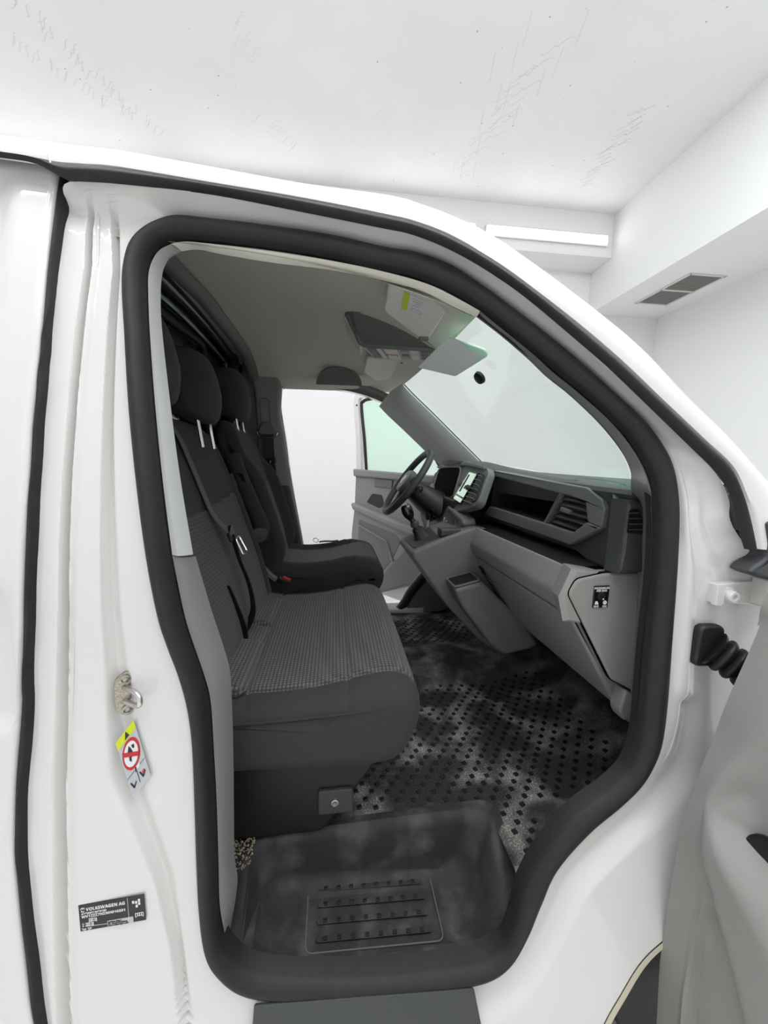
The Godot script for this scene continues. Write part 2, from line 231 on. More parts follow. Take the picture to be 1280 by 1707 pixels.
func room() -> void:
	var x0 := -6.5
	var x1 := 3.586
	var z0 := -3.418
	var z1 := 3.6
	structure("floor", box(Vector3((x0 + x1) / 2, -0.06, (z0 + z1) / 2), Vector3(x1 - x0 + 0.3, 0.12, z1 - z0 + 0.3)), M.room_floor, "pale smooth workshop floor under the van")
	# ceiling with its own map
	var t := box(Vector3((x0 + x1) / 2, CEIL + 0.06, (z0 + z1) / 2), Vector3(x1 - x0 + 0.3, 0.12, z1 - z0 + 0.3))
	var me := bake(t)
	var arr := me.surface_get_arrays(0)
	var uv := PackedVector2Array()
	for p in arr[Mesh.ARRAY_VERTEX]:
		uv.append(Vector2((p.x + 4.0) / 7.6, (p.z + 3.45) / 7.05))
	arr[Mesh.ARRAY_TEX_UV] = uv
	var cm := ArrayMesh.new()
	cm.add_surface_from_arrays(Mesh.PRIMITIVE_TRIANGLES, arr)
	var cmat := mat("ceiling_plaster", Color(1, 1, 1), 0.6)
	cmat.albedo_texture = ceiling_print()
	structure("ceiling", cm, cmat, "white plastered ceiling with trowel ripples and scuffs")
	structure("wall_back", box(Vector3((x0 + x1) / 2, CEIL / 2, z0 - 0.06), Vector3(x1 - x0 + 0.3, CEIL, 0.12)), M.plaster)
	structure("wall_front", box(Vector3((x0 + x1) / 2, CEIL / 2, z1 + 0.06), Vector3(x1 - x0 + 0.3, CEIL, 0.12)), M.plaster)
	structure("wall_right", box(Vector3(x1 + 0.06, CEIL / 2, (z0 + z1) / 2), Vector3(0.12, CEIL, z1 - z0)), M.plaster)
	structure("wall_left", box(Vector3(x0 - 0.06, CEIL / 2, (z0 + z1) / 2), Vector3(0.12, CEIL, z1 - z0)), M.plaster)
	structure("trim_1", box(Vector3((x0 + 2.757) / 2, (CEIL + 3.567) / 2, (z0 - 3.1) / 2), Vector3(2.757 - x0, CEIL - 3.567, 0.318)), M.plaster, "white bulkhead along the back wall carrying the lamp")
	structure("trim_2", box(Vector3((2.757 + x1) / 2, (CEIL + 3.15) / 2, (z0 + z1) / 2), Vector3(x1 - 2.757, CEIL - 3.15, z1 - z0)), M.plaster, "white boxed-in duct along the right wall")
	# air grille in the underside of the duct
	var y := 3.15
	var gr := thing("air_grille", "double slatted air vent grille set in white ceiling duct", "vent", Vector3(3.2, y, -2.77))
	var fr := PackedVector3Array()
	fr.append_array(box(Vector3(3.035, y - 0.004, -2.765), Vector3(0.025, 0.008, 0.62), 0.002))
	fr.append_array(box(Vector3(3.375, y - 0.004, -2.765), Vector3(0.025, 0.008, 0.62), 0.002))
	for z in [-3.065, -2.765, -2.465]:
		fr.append_array(box(Vector3(3.205, y - 0.004, z), Vector3(0.34, 0.008, 0.022), 0.002))
	part(gr, "frame", fr, M.white_plastic)
	part(gr, "backing", box(Vector3(3.205, y - 0.001, -2.765), Vector3(0.32, 0.002, 0.58), 0.0004, 1), M.dark_plastic)
	for h in 2:
		for i in 18:
			var zz := -3.045 + h * 0.3 + i * 0.0153
			part(gr, "slat", slab(P2([-0.155, -0.003, 0.155, -0.003, 0.155, 0.003, -0.155, 0.003]), Vector3(3.205, y - 0.006, zz), Vector3.RIGHT, Vector3(0, -0.5, 0.86), Vector3(0, 0.86, 0.5), 0.0015, 0.0004, 1), M.white_plastic)

func lights() -> void:
	var strip := func(c: Vector3, n: Vector3, label: String):
		var t := thing("wall_lamp", label, "lamp", c, "long strip lamps on the walls")
		var u := Vector3.UP.cross(n)
		part(t, "housing", slab(rrect(1.26, 0.10, 0.012), c, u, Vector3.UP, n, 0.022, 0.004), M.white_plastic)
		part(t, "diffuser", slab(rrect(1.238, 0.083, 0.012), c + n * 0.022, u, Vector3.UP, n, 0.014, 0.005), M.lamp_diffuser)
		var a := AreaLight3D.new()
		a.name = "strip_light"
		a.area_size = Vector2(1.2, 0.075)
		a.light_energy = STRIP
		a.light_color = Color(0.985, 0.99, 1.0)
		a.shadow_enabled = true
		a.area_range = 14.0
		a.transform = Transform3D(Basis.looking_at(n, Vector3.UP), n * 0.045)
		t.add_child(a)
	strip.call(Vector3(2.06, 3.708, -3.1), Vector3.BACK, "long white strip lamp glowing on the back bulkhead above the windscreen pillar")
	strip.call(Vector3(0.71, 3.708, -3.1), Vector3.BACK, "strip lamp on the back bulkhead, second from the boxed-in duct")
	strip.call(Vector3(-0.64, 3.708, -3.1), Vector3.BACK, "strip lamp on the back bulkhead, middle of the row of five")
	strip.call(Vector3(-1.99, 3.708, -3.1), Vector3.BACK, "strip lamp on the back bulkhead, second from the left wall")
	strip.call(Vector3(-3.34, 3.708, -3.1), Vector3.BACK, "strip lamp on the back bulkhead nearest the left wall")
	# honeycombs of light tubes on the ceiling, over the photographer's side and one added beyond the left edge to brighten driver door and dashboard
	honeycomb(Vector3(0.3, CEIL, 0.45), [[0, 0], [1, 0], [-1, 0], [0, 1], [0, -1], [1, -1], [-1, -1], [2, 0], [-2, 0], [1, 1], [2, -1]], "honeycomb of thin white light tubes on the ceiling above the near side of the van")
	honeycomb(Vector3(-3.9, CEIL, -1.5), [[0, 0], [1, 0], [-1, 0], [0, 1], [0, -1], [1, -1], [-1, -1]], "added honeycomb of light tubes brightening the cab, unseen on the ceiling over the van's rear")

func honeycomb(centre: Vector3, cells: Array, label: String) -> void:
	var hx := thing("honeycomb_lamp", label, "lamp", centre, "honeycomb ceiling lamps")
	var side := 0.62
	var made := {}
	for c in cells:
		var cx: float = centre.x + c[0] * side * 1.5
		var cz: float = centre.z + (c[1] + 0.5 * (absi(c[0]) % 2)) * side * sqrt(3.0) * 0.9
		for k in 6:
			var a0 := TAU * k / 6
			var a1 := TAU * (k + 1) / 6
			var p := Vector3(cx + cos(a0) * side, CEIL, cz + sin(a0) * side * 0.9)
			var q := Vector3(cx + cos(a1) * side, CEIL, cz + sin(a1) * side * 0.9)
			var mid := (p + q) / 2
			var key := Vector3i((mid * 20.0).round())
			if made.has(key):
				continue
			made[key] = true
			var dir := (q - p).normalized()
			var ln := p.distance_to(q) - 0.07
			var across := Vector3.UP.cross(dir)
			part(hx, "tube", slab(rrect(ln, 0.026, 0.008, 2), mid, dir, across, Vector3.DOWN, 0.024, 0.006, 2), M.lamp_diffuser)
			var l := AreaLight3D.new()
			l.name = "tube_light"
			l.area_size = Vector2(ln, 0.03)
			l.light_energy = TUBE
			l.light_color = Color(0.985, 0.99, 1.0)
			l.shadow_enabled = true
			l.area_range = 14.0
			l.transform = Transform3D(Basis(dir, across if across.cross(Vector3.UP).dot(dir) > 0 else -across, Vector3.UP), mid + Vector3(0, -0.032, 0) - hx.position)
			hx.add_child(l, true)
# ---------------------------------------------------------------- van body, passenger side
var van: Node3D

func pillar_relief(x: float, y: float) -> float:       # pressed channels of the door pillar
	var rows := PILLAR.size() / 9
	var k := 0
	while k < rows - 2 and y < float(PILLAR[(k + 1) * 9]):
		k += 1
	var ya: float = PILLAR[k * 9]
	var yb: float = PILLAR[(k + 1) * 9]
	var f := clampf((ya - y) / (ya - yb), 0.0, 1.0)
	var zk := [0.004, 0.008, -0.012, 0.009, 0.002, 0.001, -0.017, -0.002]
	var px := -9.0
	var pz := 0.004
	for i in 8:
		var xi: float = lerpf(PILLAR[k * 9 + 1 + i], PILLAR[(k + 1) * 9 + 1 + i], f)
		if x <= xi:
			if i == 0:
				return zk[0]
			var s := (x - px) / maxf(xi - px, 0.0001)
			if i != 3 and i != 4:
				s = smoothstep(0.0, 1.0, s)
			return lerpf(pz, zk[i], s)
		px = xi
		pz = zk[i]
	return lerpf(pz, 0.0, smoothstep(0.0, 0.05, x - px))

func body_near() -> void:
	van = thing("van_body", "white van body shell around the open passenger doorway", "van", Vector3(0.2, 0.3, -0.85))
	var n := 324
	var so := spline(V3(SEAL_OUT), n, true)
	var si := spline(V3(SEAL_IN), n, true)
	var ou := spline(V3(JAMB_OUT), n, true)
	var rings := []
	var rows := 84
	for j in rows + 1:
		var t := float(j) / rows
		var ring := PackedVector3Array()
		for i in n:
			var p := so[i].lerp(ou[i], t)
			var z := side_z(p.y) + t * (ou[i].z - side_z(ou[i].y))
			if p.x < 0.0:
				z += pillar_relief(p.x, p.y) * smoothstep(0.0, -0.12, p.x) * smoothstep(1.97, 1.86, p.y)
			if p.x > 0.1 and p.y < 1.0:                # sill and wing swell outwards away from the doorway
				z -= 0.014 * sin(PI * smoothstep(0.0, 0.35, t))
			if p.x > 0.4 and p.y > 0.8 and p.y < 1.55: # hinge post: rolled edge by the seal, dished around the hinge
				z += (0.010 * sin(PI * smoothstep(0.0, 0.22, t)) - 0.010 * smoothstep(0.3, 0.6, t)) * smoothstep(0.8, 1.0, p.y) * smoothstep(1.55, 1.35, p.y)
			ring.append(Vector3(p.x, p.y, z))
		rings.append(ring)
	# flange folded in behind the seal
	var inner := PackedVector3Array()
	for i in n:
		inner.append(si[i].lerp(so[i], 0.55) + Vector3(0, 0, -0.004))
	rings.push_front(inner)
	part(van, "door_frame", bake(loft(rings), 50), M.white_paint)
	# fat hollow seal round the doorway
	rings = []
	for j in 11:
		var s := j / 10.0
		var ring := PackedVector3Array()
		for i in n:
			ring.append(si[i].lerp(so[i], s) + Vector3(0, 0, 0.024 * pow(sin(PI * s), 0.7) - (0.016 if j == 0 else 0.0)))
		rings.append(ring)
	part(van, "door_seal", bake(loft(rings), 60), M.rubber, "fat black rubber seal round the doorway")
	# thinner seal under the roof edge and along the windscreen pillar
	var m := 120
	var up := spline(V3(OSEAL_UP), m)
	var lo := spline(V3(OSEAL_LOW), m)
	var ro := spline(V3(ROOF_EDGE), m)
	rings = []
	for j in 8:
		var s := j / 7.0
		var ring := PackedVector3Array()
		for i in m:
			ring.append(lo[i].lerp(up[i], s) + Vector3(0, 0, 0.011 * sin(PI * s)))
		rings.append(ring)
	part(van, "outer_seal", bake(loft(rings, false), 60), M.rubber, "thin black rubber seal under the roof edge")
	# roof edge and windscreen pillar skin
	rings = []
	for j in 12:
		var s := j / 11.0
		var ring := PackedVector3Array()
		for i in m:
			var p := up[i].lerp(ro[i], s)
			p.z += 0.006 * sin(PI * s)
			if j == 0:
				p.z -= 0.01
			ring.append(p)
		rings.append(ring)
	for k in [[0.006, 0.012, -0.02], [0.012, 0.016, -0.06], [0.01, 0.012, -0.11]]:
		var ring := PackedVector3Array()
		for i in m:
			var steep := smoothstep(0.2, 0.5, ro[i].x)
			ring.append(ro[i] + Vector3(k[0] * steep, k[1] * (1.0 - 0.4 * steep), k[2]))
		rings.append(ring)
	part(van, "roof_edge", bake(loft(rings, false), 50), M.white_paint)
	var js := 0
	while up[js].x < -0.455:
		js += 1
	var joint := PackedVector3Array()
	for k in 9:
		var f := k / 8.0
		joint.append(up[js].lerp(ro[js], f) + Vector3(0.002 * f, 0, 0.0068 * sin(PI * f)))
	part(van, "roof_joint", tube(joint, 0.0016, 6), M.white_paint)
	# roof skin over the cab
	var roof := grid(func(u: float, v: float) -> Vector3:
		var k := int(u * 20.0) * 3
		var p: Vector3 = ro[mini(k, 60)]
		var z := lerpf(p.z - 0.06, -1.72, v)
		return Vector3(p.x + 0.05 * sin(PI * v), p.y + 0.02 + 0.10 * sin(PI * v), z), 20, 16)
	part(van, "roof", roof, M.white_paint)
	# seal and gap of the sliding door
	var gl := spline(V3(GAP_L), 70)
	var gr := spline(V3(GAP_R), 70)
	rings = []
	for j in 7:
		var s := j / 6.0
		var ring := PackedVector3Array()
		for i in 70:
			var wob := 0.0025 * sin(i * 0.9) * sin(i * 0.37)
			ring.append(gr[i].lerp(gl[i], s) + Vector3(wob * sin(PI * s), 0, -0.004 + 0.010 * sin(PI * s) - 0.003 * s))
		rings.append(ring)
	part(van, "pillar_seal", bake(loft(rings, false), 60), M.rubber, "worn black rubber seal beside the sliding door")
	# bead of sealer along the pillar seam
	var seam := PackedVector3Array()
	for k in PILLAR.size() / 9:
		var y: float = PILLAR[k * 9]
		var x: float = (PILLAR[k * 9 + 4] + PILLAR[k * 9 + 5]) * 0.5
		seam.append(Vector3(x, y, side_z(y) + 0.0045))
	part(van, "sealer_bead", tube(spline(seam, 60), 0.0022, 8), M.white_paint, "line of sealer down the pillar seam")
	# trims inside the seal
	var band := func(a: PackedVector3Array, b: PackedVector3Array, back: Vector3, k: int) -> ArrayMesh:
		var aa := spline(a, k)
		var bb := spline(b, k)
		var r := []
		for s in [0.0, 0.35, 0.7, 0.9, 1.0]:
			var ring := PackedVector3Array()
			for i in k:
				ring.append(aa[i].lerp(bb[i], s) + Vector3(0, 0, 0.012 * sin(PI * s)))
			r.append(ring)
		var tail := PackedVector3Array()
		for i in k:
			tail.append(bb[i] + back)
		r.append(tail)
		return bake(loft(r, false), 50)
	part(van, "pillar_trim", band.call(V3(TRIM_BU_A), V3(TRIM_BU_B), Vector3(-0.10, 0, -0.07), 40), M.pillar_light, "light grey upper pillar trim")
	part(van, "pillar_trim", band.call(V3(TRIM_BL_A), V3(TRIM_BL_B), Vector3(-0.10, 0, -0.05), 44), M.pillar_dark, "mid grey lower pillar trim")
	part(van, "headliner_edge", band.call(V3(TRIM_H_A), V3(TRIM_H_B), Vector3(0, 0.05, -0.03), 40), M.headliner, "fuzzy beige edge of the roof lining")
	part(van, "windscreen_pillar_trim", band.call(V3(TRIM_A_A), V3(TRIM_A_B), Vector3(0.03, 0.02, -0.04), 60), M.pillar_dark, "grey windscreen pillar trim")

func body_inside() -> void:
	# roof lining
	var crown := func(z: float) -> float:
		var k := [[-0.10, 1.885], [-0.16, 1.91], [-0.25, 1.965], [-0.4, 2.03], [-0.8, 2.065], [-1.25, 2.062], [-1.42, 2.052], [-1.52, 2.018], [-1.6, 1.965], [-1.68, 1.93]]
		for i in 9:
			if z >= float(k[i + 1][0]):
				return lerpf(k[i][1], k[i + 1][1], smoothstep(0.0, 1.0, (float(k[i][0]) - z) / (float(k[i][0]) - float(k[i + 1][0]))) * 0.4 + 0.6 * (float(k[i][0]) - z) / (float(k[i][0]) - float(k[i + 1][0])))
		return 1.93
	var head := spline(V3([0.27, 1.79, -0.10, 0.30, 1.80, -0.134, 0.345, 1.853, -0.28, 0.378, 1.888, -0.52, 0.39, 1.91, -0.787, 0.392, 1.925, -1.15, 0.385, 1.939, -1.5, 0.37, 1.93, -1.68]), 49)
	var lining := grid(func(u: float, v: float) -> Vector3:
		var h: Vector3 = head[int(round(v * 48))]
		var c: float = crown.call(h.z)
		c = maxf(c, h.y)
		return Vector3(lerpf(h.x, -0.41, u), lerpf(c, h.y, pow(1.0 - u, 2.6)), h.z), 24, 48)
	part(van, "roof_lining", bake(lining, 60), M.headliner, "beige fabric roof lining")
	var rear := grid(func(u: float, v: float) -> Vector3:
		var z := lerpf(-0.10, -1.68, v)
		var y: float = crown.call(z)
		return Vector3(-0.41 - 0.05 * u, y - 0.004 - 0.012 * sin(PI * u) - 0.02 * u, z), 4, 40)
	part(van, "lining_rear_strip", bake(rear, 60), M.dark_plastic, "grey plastic strip behind the roof lining")
	# windscreen
	var wn := spline(V3(WS_NEAR), 24)
	var wf := spline(V3(WS_FAR), 24)
	var screen := grid(func(u: float, v: float) -> Vector3:
		var i := int(round(u * 23))
		var b := 4.0 * v * (1.0 - v)
		var p := wn[i].lerp(wf[i], v)
		return p + Vector3(0.025 * b, 0.035 * b * (1.0 - u) + 0.002, -0.004 * (1.0 - v)), 23, 24)
	var ws := part(van, "windscreen", bake(screen, 60), M.screen_glass, "green tinted windscreen")
	var edge := PackedVector3Array()
	for i in 24:
		edge.append(wf[i] + Vector3(0.004, 0.002, 0.006))
	part(ws, "edge_band", strap(edge, Vector3(0.2, 0.2, 1), 0.012, 0.003), M.black)
	# bulkhead behind the seats with its window
	var bx := -0.56
	var hole := round_poly(P2([-0.33, 1.96, -1.13, 2.00, -1.15, 1.50, -0.33, 1.50]), 0.06, 4)
	var t := PackedVector3Array()
	# four plates round the window
	for q in [[-0.08, 0.5, -1.66, 0.5, -1.66, 1.50, -0.10, 1.50], [-0.10, 1.50, -0.33, 1.50, -0.33, 1.96, -0.19, 1.96], [-1.15, 1.50, -1.70, 1.50, -1.70, 2.06, -1.45, 2.06, -1.13, 2.0], [-0.19, 1.96, -0.33, 1.96, -1.13, 2.0, -1.60, 2.0, -1.52, 2.06, -1.2, 2.085, -0.5, 2.085, -0.27, 2.03], [-1.40, 2.04, -1.72, 1.98, -1.72, 2.12, -1.40, 2.12]]:
		t.append_array(slab(P2(q), Vector3(bx, 0, 0), Vector3.BACK, Vector3.UP, Vector3.LEFT, 0.02, 0.0, 1))
	var bh := part(van, "bulkhead", t, M.bulkhead, "black steel bulkhead behind the seats")
	var ring := PackedVector3Array()
	for q in hole:
		ring.append(Vector3(bx + 0.006, q.y, q.x))
	part(bh, "window_seal", tube(ring, 0.014, 8, true), M.rubber)
	part(bh, "window_pane", slab(hole, Vector3(bx - 0.004, 0, 0), Vector3.BACK, Vector3.UP, Vector3.LEFT, 0.005, 0.001, 1), M.dark_glass)
	var beam := PackedVector3Array()
	for i in 30:
		var z := lerpf(-0.26, -1.58, i / 29.0)
		beam.append(Vector3(-0.535, 2.035 + 0.035 * sin(PI * i / 29.0), z))
	part(bh, "cross_beam", tube(beam, 0.03, 12, false, 0.8), M.bulkhead)
	beam = PackedVector3Array()
	for i in 30:
		var z := lerpf(-0.26, -1.55, i / 29.0)
		beam.append(Vector3(-0.54, 1.985 + 0.035 * sin(PI * i / 29.0), z))
	part(bh, "cross_rib", tube(beam, 0.012, 8), M.bulkhead)
	part(bh, "bolt", lathe([[0.0, 0.0], [0.014, 0.0], [0.014, 0.008], [0.008, 0.012], [0.0, 0.012]], Vector3(-0.52, 1.97, -1.32), Vector3(1, 0, 0.2).normalized()), M.bulkhead)
	part(bh, "post", tube(spline(V3([-0.53, 2.05, -1.50, -0.52, 1.95, -1.44, -0.53, 1.6, -1.43, -0.54, 0.9, -1.45]), 20), 0.035, 10, false, 0.7), M.bulkhead)
	part(bh, "side_closing_plate", box(Vector3(-0.50, 1.36, -1.675), Vector3(0.22, 1.52, 0.02), 0.003), M.bulkhead)
	# load space behind the bulkhead, dim through the window
	t = PackedVector3Array()
	for q in [[-2.8, -2.8, -1.66, -0.20], [-2.8, -0.59, -0.20, -0.20], [-2.8, -0.59, -1.66, -1.66]]:
		t.append_array(quad(Vector3(q[0], 0.6, q[2]), Vector3(q[1], 0.6, q[3]), Vector3(q[1], 2.0, q[3]), Vector3(q[0], 2.0, q[2])))
	for y in [0.6, 2.0]:
		t.append_array(quad(Vector3(-2.8, y, -0.20), Vector3(-0.59, y, -0.20), Vector3(-0.59, y, -1.66), Vector3(-2.8, y, -1.66)))
	part(van, "load_space", t, M.cargo)

func body_far() -> void:
	var n := 138
	var ap := spline(V3(FAR_AP), n, true)
	var c := Vector3(0.15, 1.3, 0)
	var rings := []
	# trim ring inside the far doorway: rolls from the opening towards the cab
	for j in 5:
		var s := j / 4.0
		var ring := PackedVector3Array()
		for p in ap:
			var d := (p - Vector3(c.x, c.y, p.z)).normalized()
			ring.append(p + d * 0.035 * sin(s * PI / 2) + Vector3(0, 0, 0.05 * (1.0 - cos(s * PI / 2))))
		rings.append(ring)
	for k in [0.12, 0.30]:
		var ring := PackedVector3Array()
		for p in ap:
			var d := (p - Vector3(c.x, c.y, p.z)).normalized()
			var q: Vector3 = p + d * (0.05 if p.x > 0.2 and p.y > 1.42 else float(k)) + Vector3(0, 0, 0.05)
			q.y = clampf(q.y, 0.5, 2.06)
			q.x = clampf(q.x, -0.6, 1.0)
			ring.append(q)
		rings.append(ring)
	part(van, "far_door_trim", bake(loft(rings), 50), M.dark_plastic, "grey lining round the driver doorway")
	rings = []
	for k in [[0.0, 0.0], [0.0, -0.05], [0.015, -0.07], [0.09, -0.075], [0.30, -0.07]]:
		var ring := PackedVector3Array()
		for p in ap:
			var d := (p - Vector3(c.x, c.y, p.z)).normalized()
			ring.append(p + d * (minf(k[0], 0.05) if p.x > 0.2 and p.y > 1.42 else float(k[0])) + Vector3(0, 0, float(k[1])))
		rings.append(ring)
	part(van, "far_door_frame", bake(loft(rings), 50), M.white_paint)
	# black seal showing in the lower front of the far doorway
	var seal := PackedVector3Array()
	for i in range(int(n * 13.5 / 23.0), int(n * 20.0 / 23.0)):
		seal.append(ap[i] + Vector3(0.0, 0.0, 0.03))
	part(van, "far_door_seal", tube(seal, 0.026, 10), M.rubber)
	# far pillar trim with belt guide slot
	var bt := V3(FAR_BT)
	var poly := PackedVector2Array()
	for p in bt:
		poly.append(Vector2(p.x, minf(p.y, 2.04)))
	var pt := part(van, "far_pillar_trim", slab(round_poly(poly, 0.03), Vector3(0, 0, -1.645), Vector3.RIGHT, Vector3.UP, Vector3.BACK, 0.06, 0.02, 4), M.mid_grey, "grey pillar trim by the driver doorway")
	var slot := PackedVector3Array()
	for q in rrect(0.05, 0.19, 0.024):
		slot.append(Vector3(-0.378 + q.x - q.y * 0.06, 1.765 + q.y, -1.583))
	part(pt, "guide_slot", tube(slot, 0.0035, 6, true), M.dark_plastic)
	part(pt, "lower_cover", slab(round_poly(P2([-0.255, 1.375, -0.47, 1.375, -0.47, 0.75, -0.15, 0.75, -0.19, 1.02]), 0.02), Vector3(0, 0, -1.63), Vector3.RIGHT, Vector3.UP, Vector3.BACK, 0.055, 0.014, 3), M.soft_black)
	# far windscreen pillar trim
	var wf := spline(V3(WS_FAR), 20)
	rings = []
	for k in [[0.0, 0.0, 0.012], [-0.015, 0.0, 0.028], [-0.07, -0.035, 0.0], [-0.10, -0.07, -0.07], [-0.12, -0.10, -0.13]]:
		var ring := PackedVector3Array()
		for i in 20:
			ring.append(wf[i] + Vector3(k[0], k[1], k[2]))
		rings.append(ring)
	part(van, "far_windscreen_pillar_trim", bake(loft(rings, false), 50), M.pillar_light, "pale grey trim of the driver side windscreen pillar")
	# grab handle hollow in the lining over the driver doorway
	var oval := PackedVector3Array()
	var oval2 := PackedVector3Array()
	for i in 25:
		var an := PI * i / 24.0
		var yy := 1.942 + 0.085 * sin(an)
		oval.append(Vector3(0.03 + 0.125 * cos(an), yy - 0.012, -1.52 + (yy - 1.942) * 0.7))
		oval2.append(oval[i] + Vector3(0, 0.012, -0.03))
	part(van, "grab_recess", bake(loft([oval2, oval], true, true, true), 30), M.dark_plastic, "dark half-round hand grip in the lining")
	# toe board, front wall and floor pan
	var t := PackedVector3Array()
	t.append_array(quad(Vector3(1.0, 0.5, -0.05), Vector3(1.0, 0.5, -1.70), Vector3(1.0, 1.45, -1.70), Vector3(1.0, 1.45, -0.05)))
	t.append_array(box(Vector3(0.2, 0.50, -0.93), Vector3(1.62, 0.06, 1.46), 0.004))
	part(van, "floor_pan", t, M.carpet)
	part(van, "front_wall", slab(P2([0.72, 0.45, 1.0, 0.45, 1.0, 1.46, 0.76, 1.40, 0.74, 0.9]), Vector3(0, 0, -0.085), Vector3.RIGHT, Vector3.UP, Vector3.FORWARD, 0.03, 0.004), M.carpet)
	# scuttle under the windscreen
	part(van, "scuttle", slab(P2([0.86, 1.36, 1.25, 1.30, 1.25, 1.10, 0.9, 1.10]), Vector3(0, 0, -0.06), Vector3.RIGHT, Vector3.UP, Vector3.FORWARD, 1.62, 0.01), M.black)
	# sill at the far doorway
	part(van, "far_sill", box(Vector3(0.25, 0.56, -1.66), Vector3(0.62, 0.09, 0.12), 0.02, 3), M.white_paint)

func fittings() -> void:
	# ---- lock striker
	var o := Vector3(-0.3655, 1.0915, side_z(1.09) - 0.006)
	var w := Vector3(0.42, 0.0, 0.907)
	var u := Vector3(0.907, 0, -0.42)
	var st := part(van, "lock_striker", slab(round_poly(P2([-0.017, -0.028, 0.0, -0.043, 0.017, -0.030, 0.019, 0.028, 0.004, 0.043, -0.016, 0.030]), 0.012), o, u, Vector3.UP, w, 0.008, 0.002), M.zinc, "steel lock striker with a loop")
	part(st, "loop", tube(spline(PackedVector3Array([o + w * 0.006 + Vector3.UP * -0.012 - u * 0.004, o + w * 0.034 + Vector3.UP * -0.011 + u * 0.014, o + w * 0.045 + Vector3.UP * -0.005 + u * 0.020, o + w * 0.045 + Vector3.UP * 0.007 + u * 0.020, o + w * 0.034 + Vector3.UP * 0.013 + u * 0.014, o + w * 0.006 + Vector3.UP * 0.013 - u * 0.002]), 24), 0.0048, 10), M.steel)
	for s in [-1, 1]:
		part(st, "screw", lathe([[0.0, 0.0], [0.0085, 0.0], [0.0085, 0.003], [0.005, 0.0045], [0.0035, 0.002], [0.0, 0.002]], o + w * 0.008 + Vector3.UP * 0.028 * s, w, 16), M.zinc)
	# ---- hinge
	var h := Vector3(0.80, 1.238, 0.004)
	var hg := part(van, "door_hinge", slab(round_poly(P2([-0.04, -0.02, 0.09, -0.028, 0.09, 0.026, -0.04, 0.022]), 0.004), h, Vector3.RIGHT, Vector3.UP, Vector3.BACK, 0.016, 0.003), M.white_paint, "white painted door hinge")
	part(hg, "foot", slab(round_poly(P2([-0.042, -0.022, -0.024, -0.022, -0.024, 0.023, -0.042, 0.023]), 0.003), h + Vector3(0, 0, 0.012), Vector3.RIGHT, Vector3.UP, Vector3.BACK, 0.012, 0.002), M.white_paint)
	part(hg, "bolt", lathe([[0.0, 0.0], [0.017, 0.0], [0.017, 0.004], [0.0125, 0.005], [0.012, 0.014], [0.0105, 0.016], [0.006, 0.016], [0.005, 0.010], [0.0, 0.010]], h + Vector3(-0.008, -0.003, 0.016), Vector3.BACK, 24), M.white_paint)
	part(hg, "knuckle", slab(round_poly(P2([-0.02, -0.03, 0.004, -0.034, 0.03, -0.026, 0.034, 0.02, 0.012, 0.034, -0.018, 0.026]), 0.004), h + Vector3(0.066, 0.008, 0.012), Vector3.RIGHT, Vector3.UP, Vector3.BACK, 0.04, 0.004), M.white_plastic)
	# ---- wiring boot
	var b := Vector3(0.762, 1.128, 0.004)
	var bt := part(van, "cable_boot", slab(rrect(0.056, 0.088, 0.015), b, Vector3(0.97, 0, 0.1), Vector3(0.08, 1, 0), Vector3.BACK, 0.02, 0.006, 3), M.black, "black ribbed rubber cable boot")
	var bel := []
	for i in 23:
		var f := i / 22.0
		var k := b + Vector3(0.008 + 0.075 * f, -0.004 - 0.066 * f, 0.018 + 0.060 * f)
		var ax := Vector3(0.62, -0.5, 0.6).normalized()
		var side_a := Vector3.UP.cross(ax).normalized()
		var side_b := ax.cross(side_a)
		var ph := (i % 4)
		var r: float = (0.036 if ph == 0 else 0.034 if ph in [1, 3] else 0.024) * (1.0 - 0.18 * f)
		var ring := PackedVector3Array()
		for q in rrect(r * 1.7, r * 2.1, r * 0.7, 4):
			ring.append(k + side_a * q.x + side_b * q.y)
		bel.append(ring)
	part(bt, "bellows", bake(loft(bel, true, true, true), 50), M.black)
	# ---- mirror foot
	part(van, "mirror_foot", slab(round_poly(P2([0.79, 1.292, 0.803, 1.305, 0.828, 1.318, 0.832, 1.345, 0.822, 1.388, 0.834, 1.392, 0.862, 1.355, 0.92, 1.31, 0.92, 1.26, 0.85, 1.276, 0.81, 1.283]), 0.008), Vector3(0.0, 0, 0.012), Vector3.RIGHT, Vector3.UP, Vector3.BACK, 0.045, 0.008, 3), M.soft_black, "black mirror foot cover")
	# ---- sill tread plate
	part(van, "sill_plate", slab(round_poly(P2([-0.153, 0.0, 0.267, -0.037, 0.29, -0.16, -0.16, -0.10]), 0.004), Vector3(0, 0.502, 0.058), Vector3.RIGHT, Vector3(0, 0.985, -0.17), Vector3(0, 0.17, 0.985), 0.006, 0.002), M.soft_black, "black protective plate on the sill")
	# ---- wheel arch lip
	var arch := PackedVector3Array()
	var ou := V3(JAMB_OUT)
	for i in range(27, 36):
		var p := ou[i]
		arch.append(p + Vector3(0, 0, 0.002))
	arch = spline(arch, 40)
	var rings := []
	for k in [[0.0, 0.0, 0.0], [0.012, -0.008, 0.0], [0.016, -0.012, -0.02], [0.016, -0.012, -0.16]]:
		var ring := PackedVector3Array()
		for p in arch:
			ring.append(p + Vector3(k[0], k[1], k[2]))
		rings.append(ring)
	part(van, "wheel_arch_lip", bake(loft(rings, false), 40), M.cream_sealer, "cream edge of the wheel arch")
	# ---- step well
	var wl := PackedVector3Array()
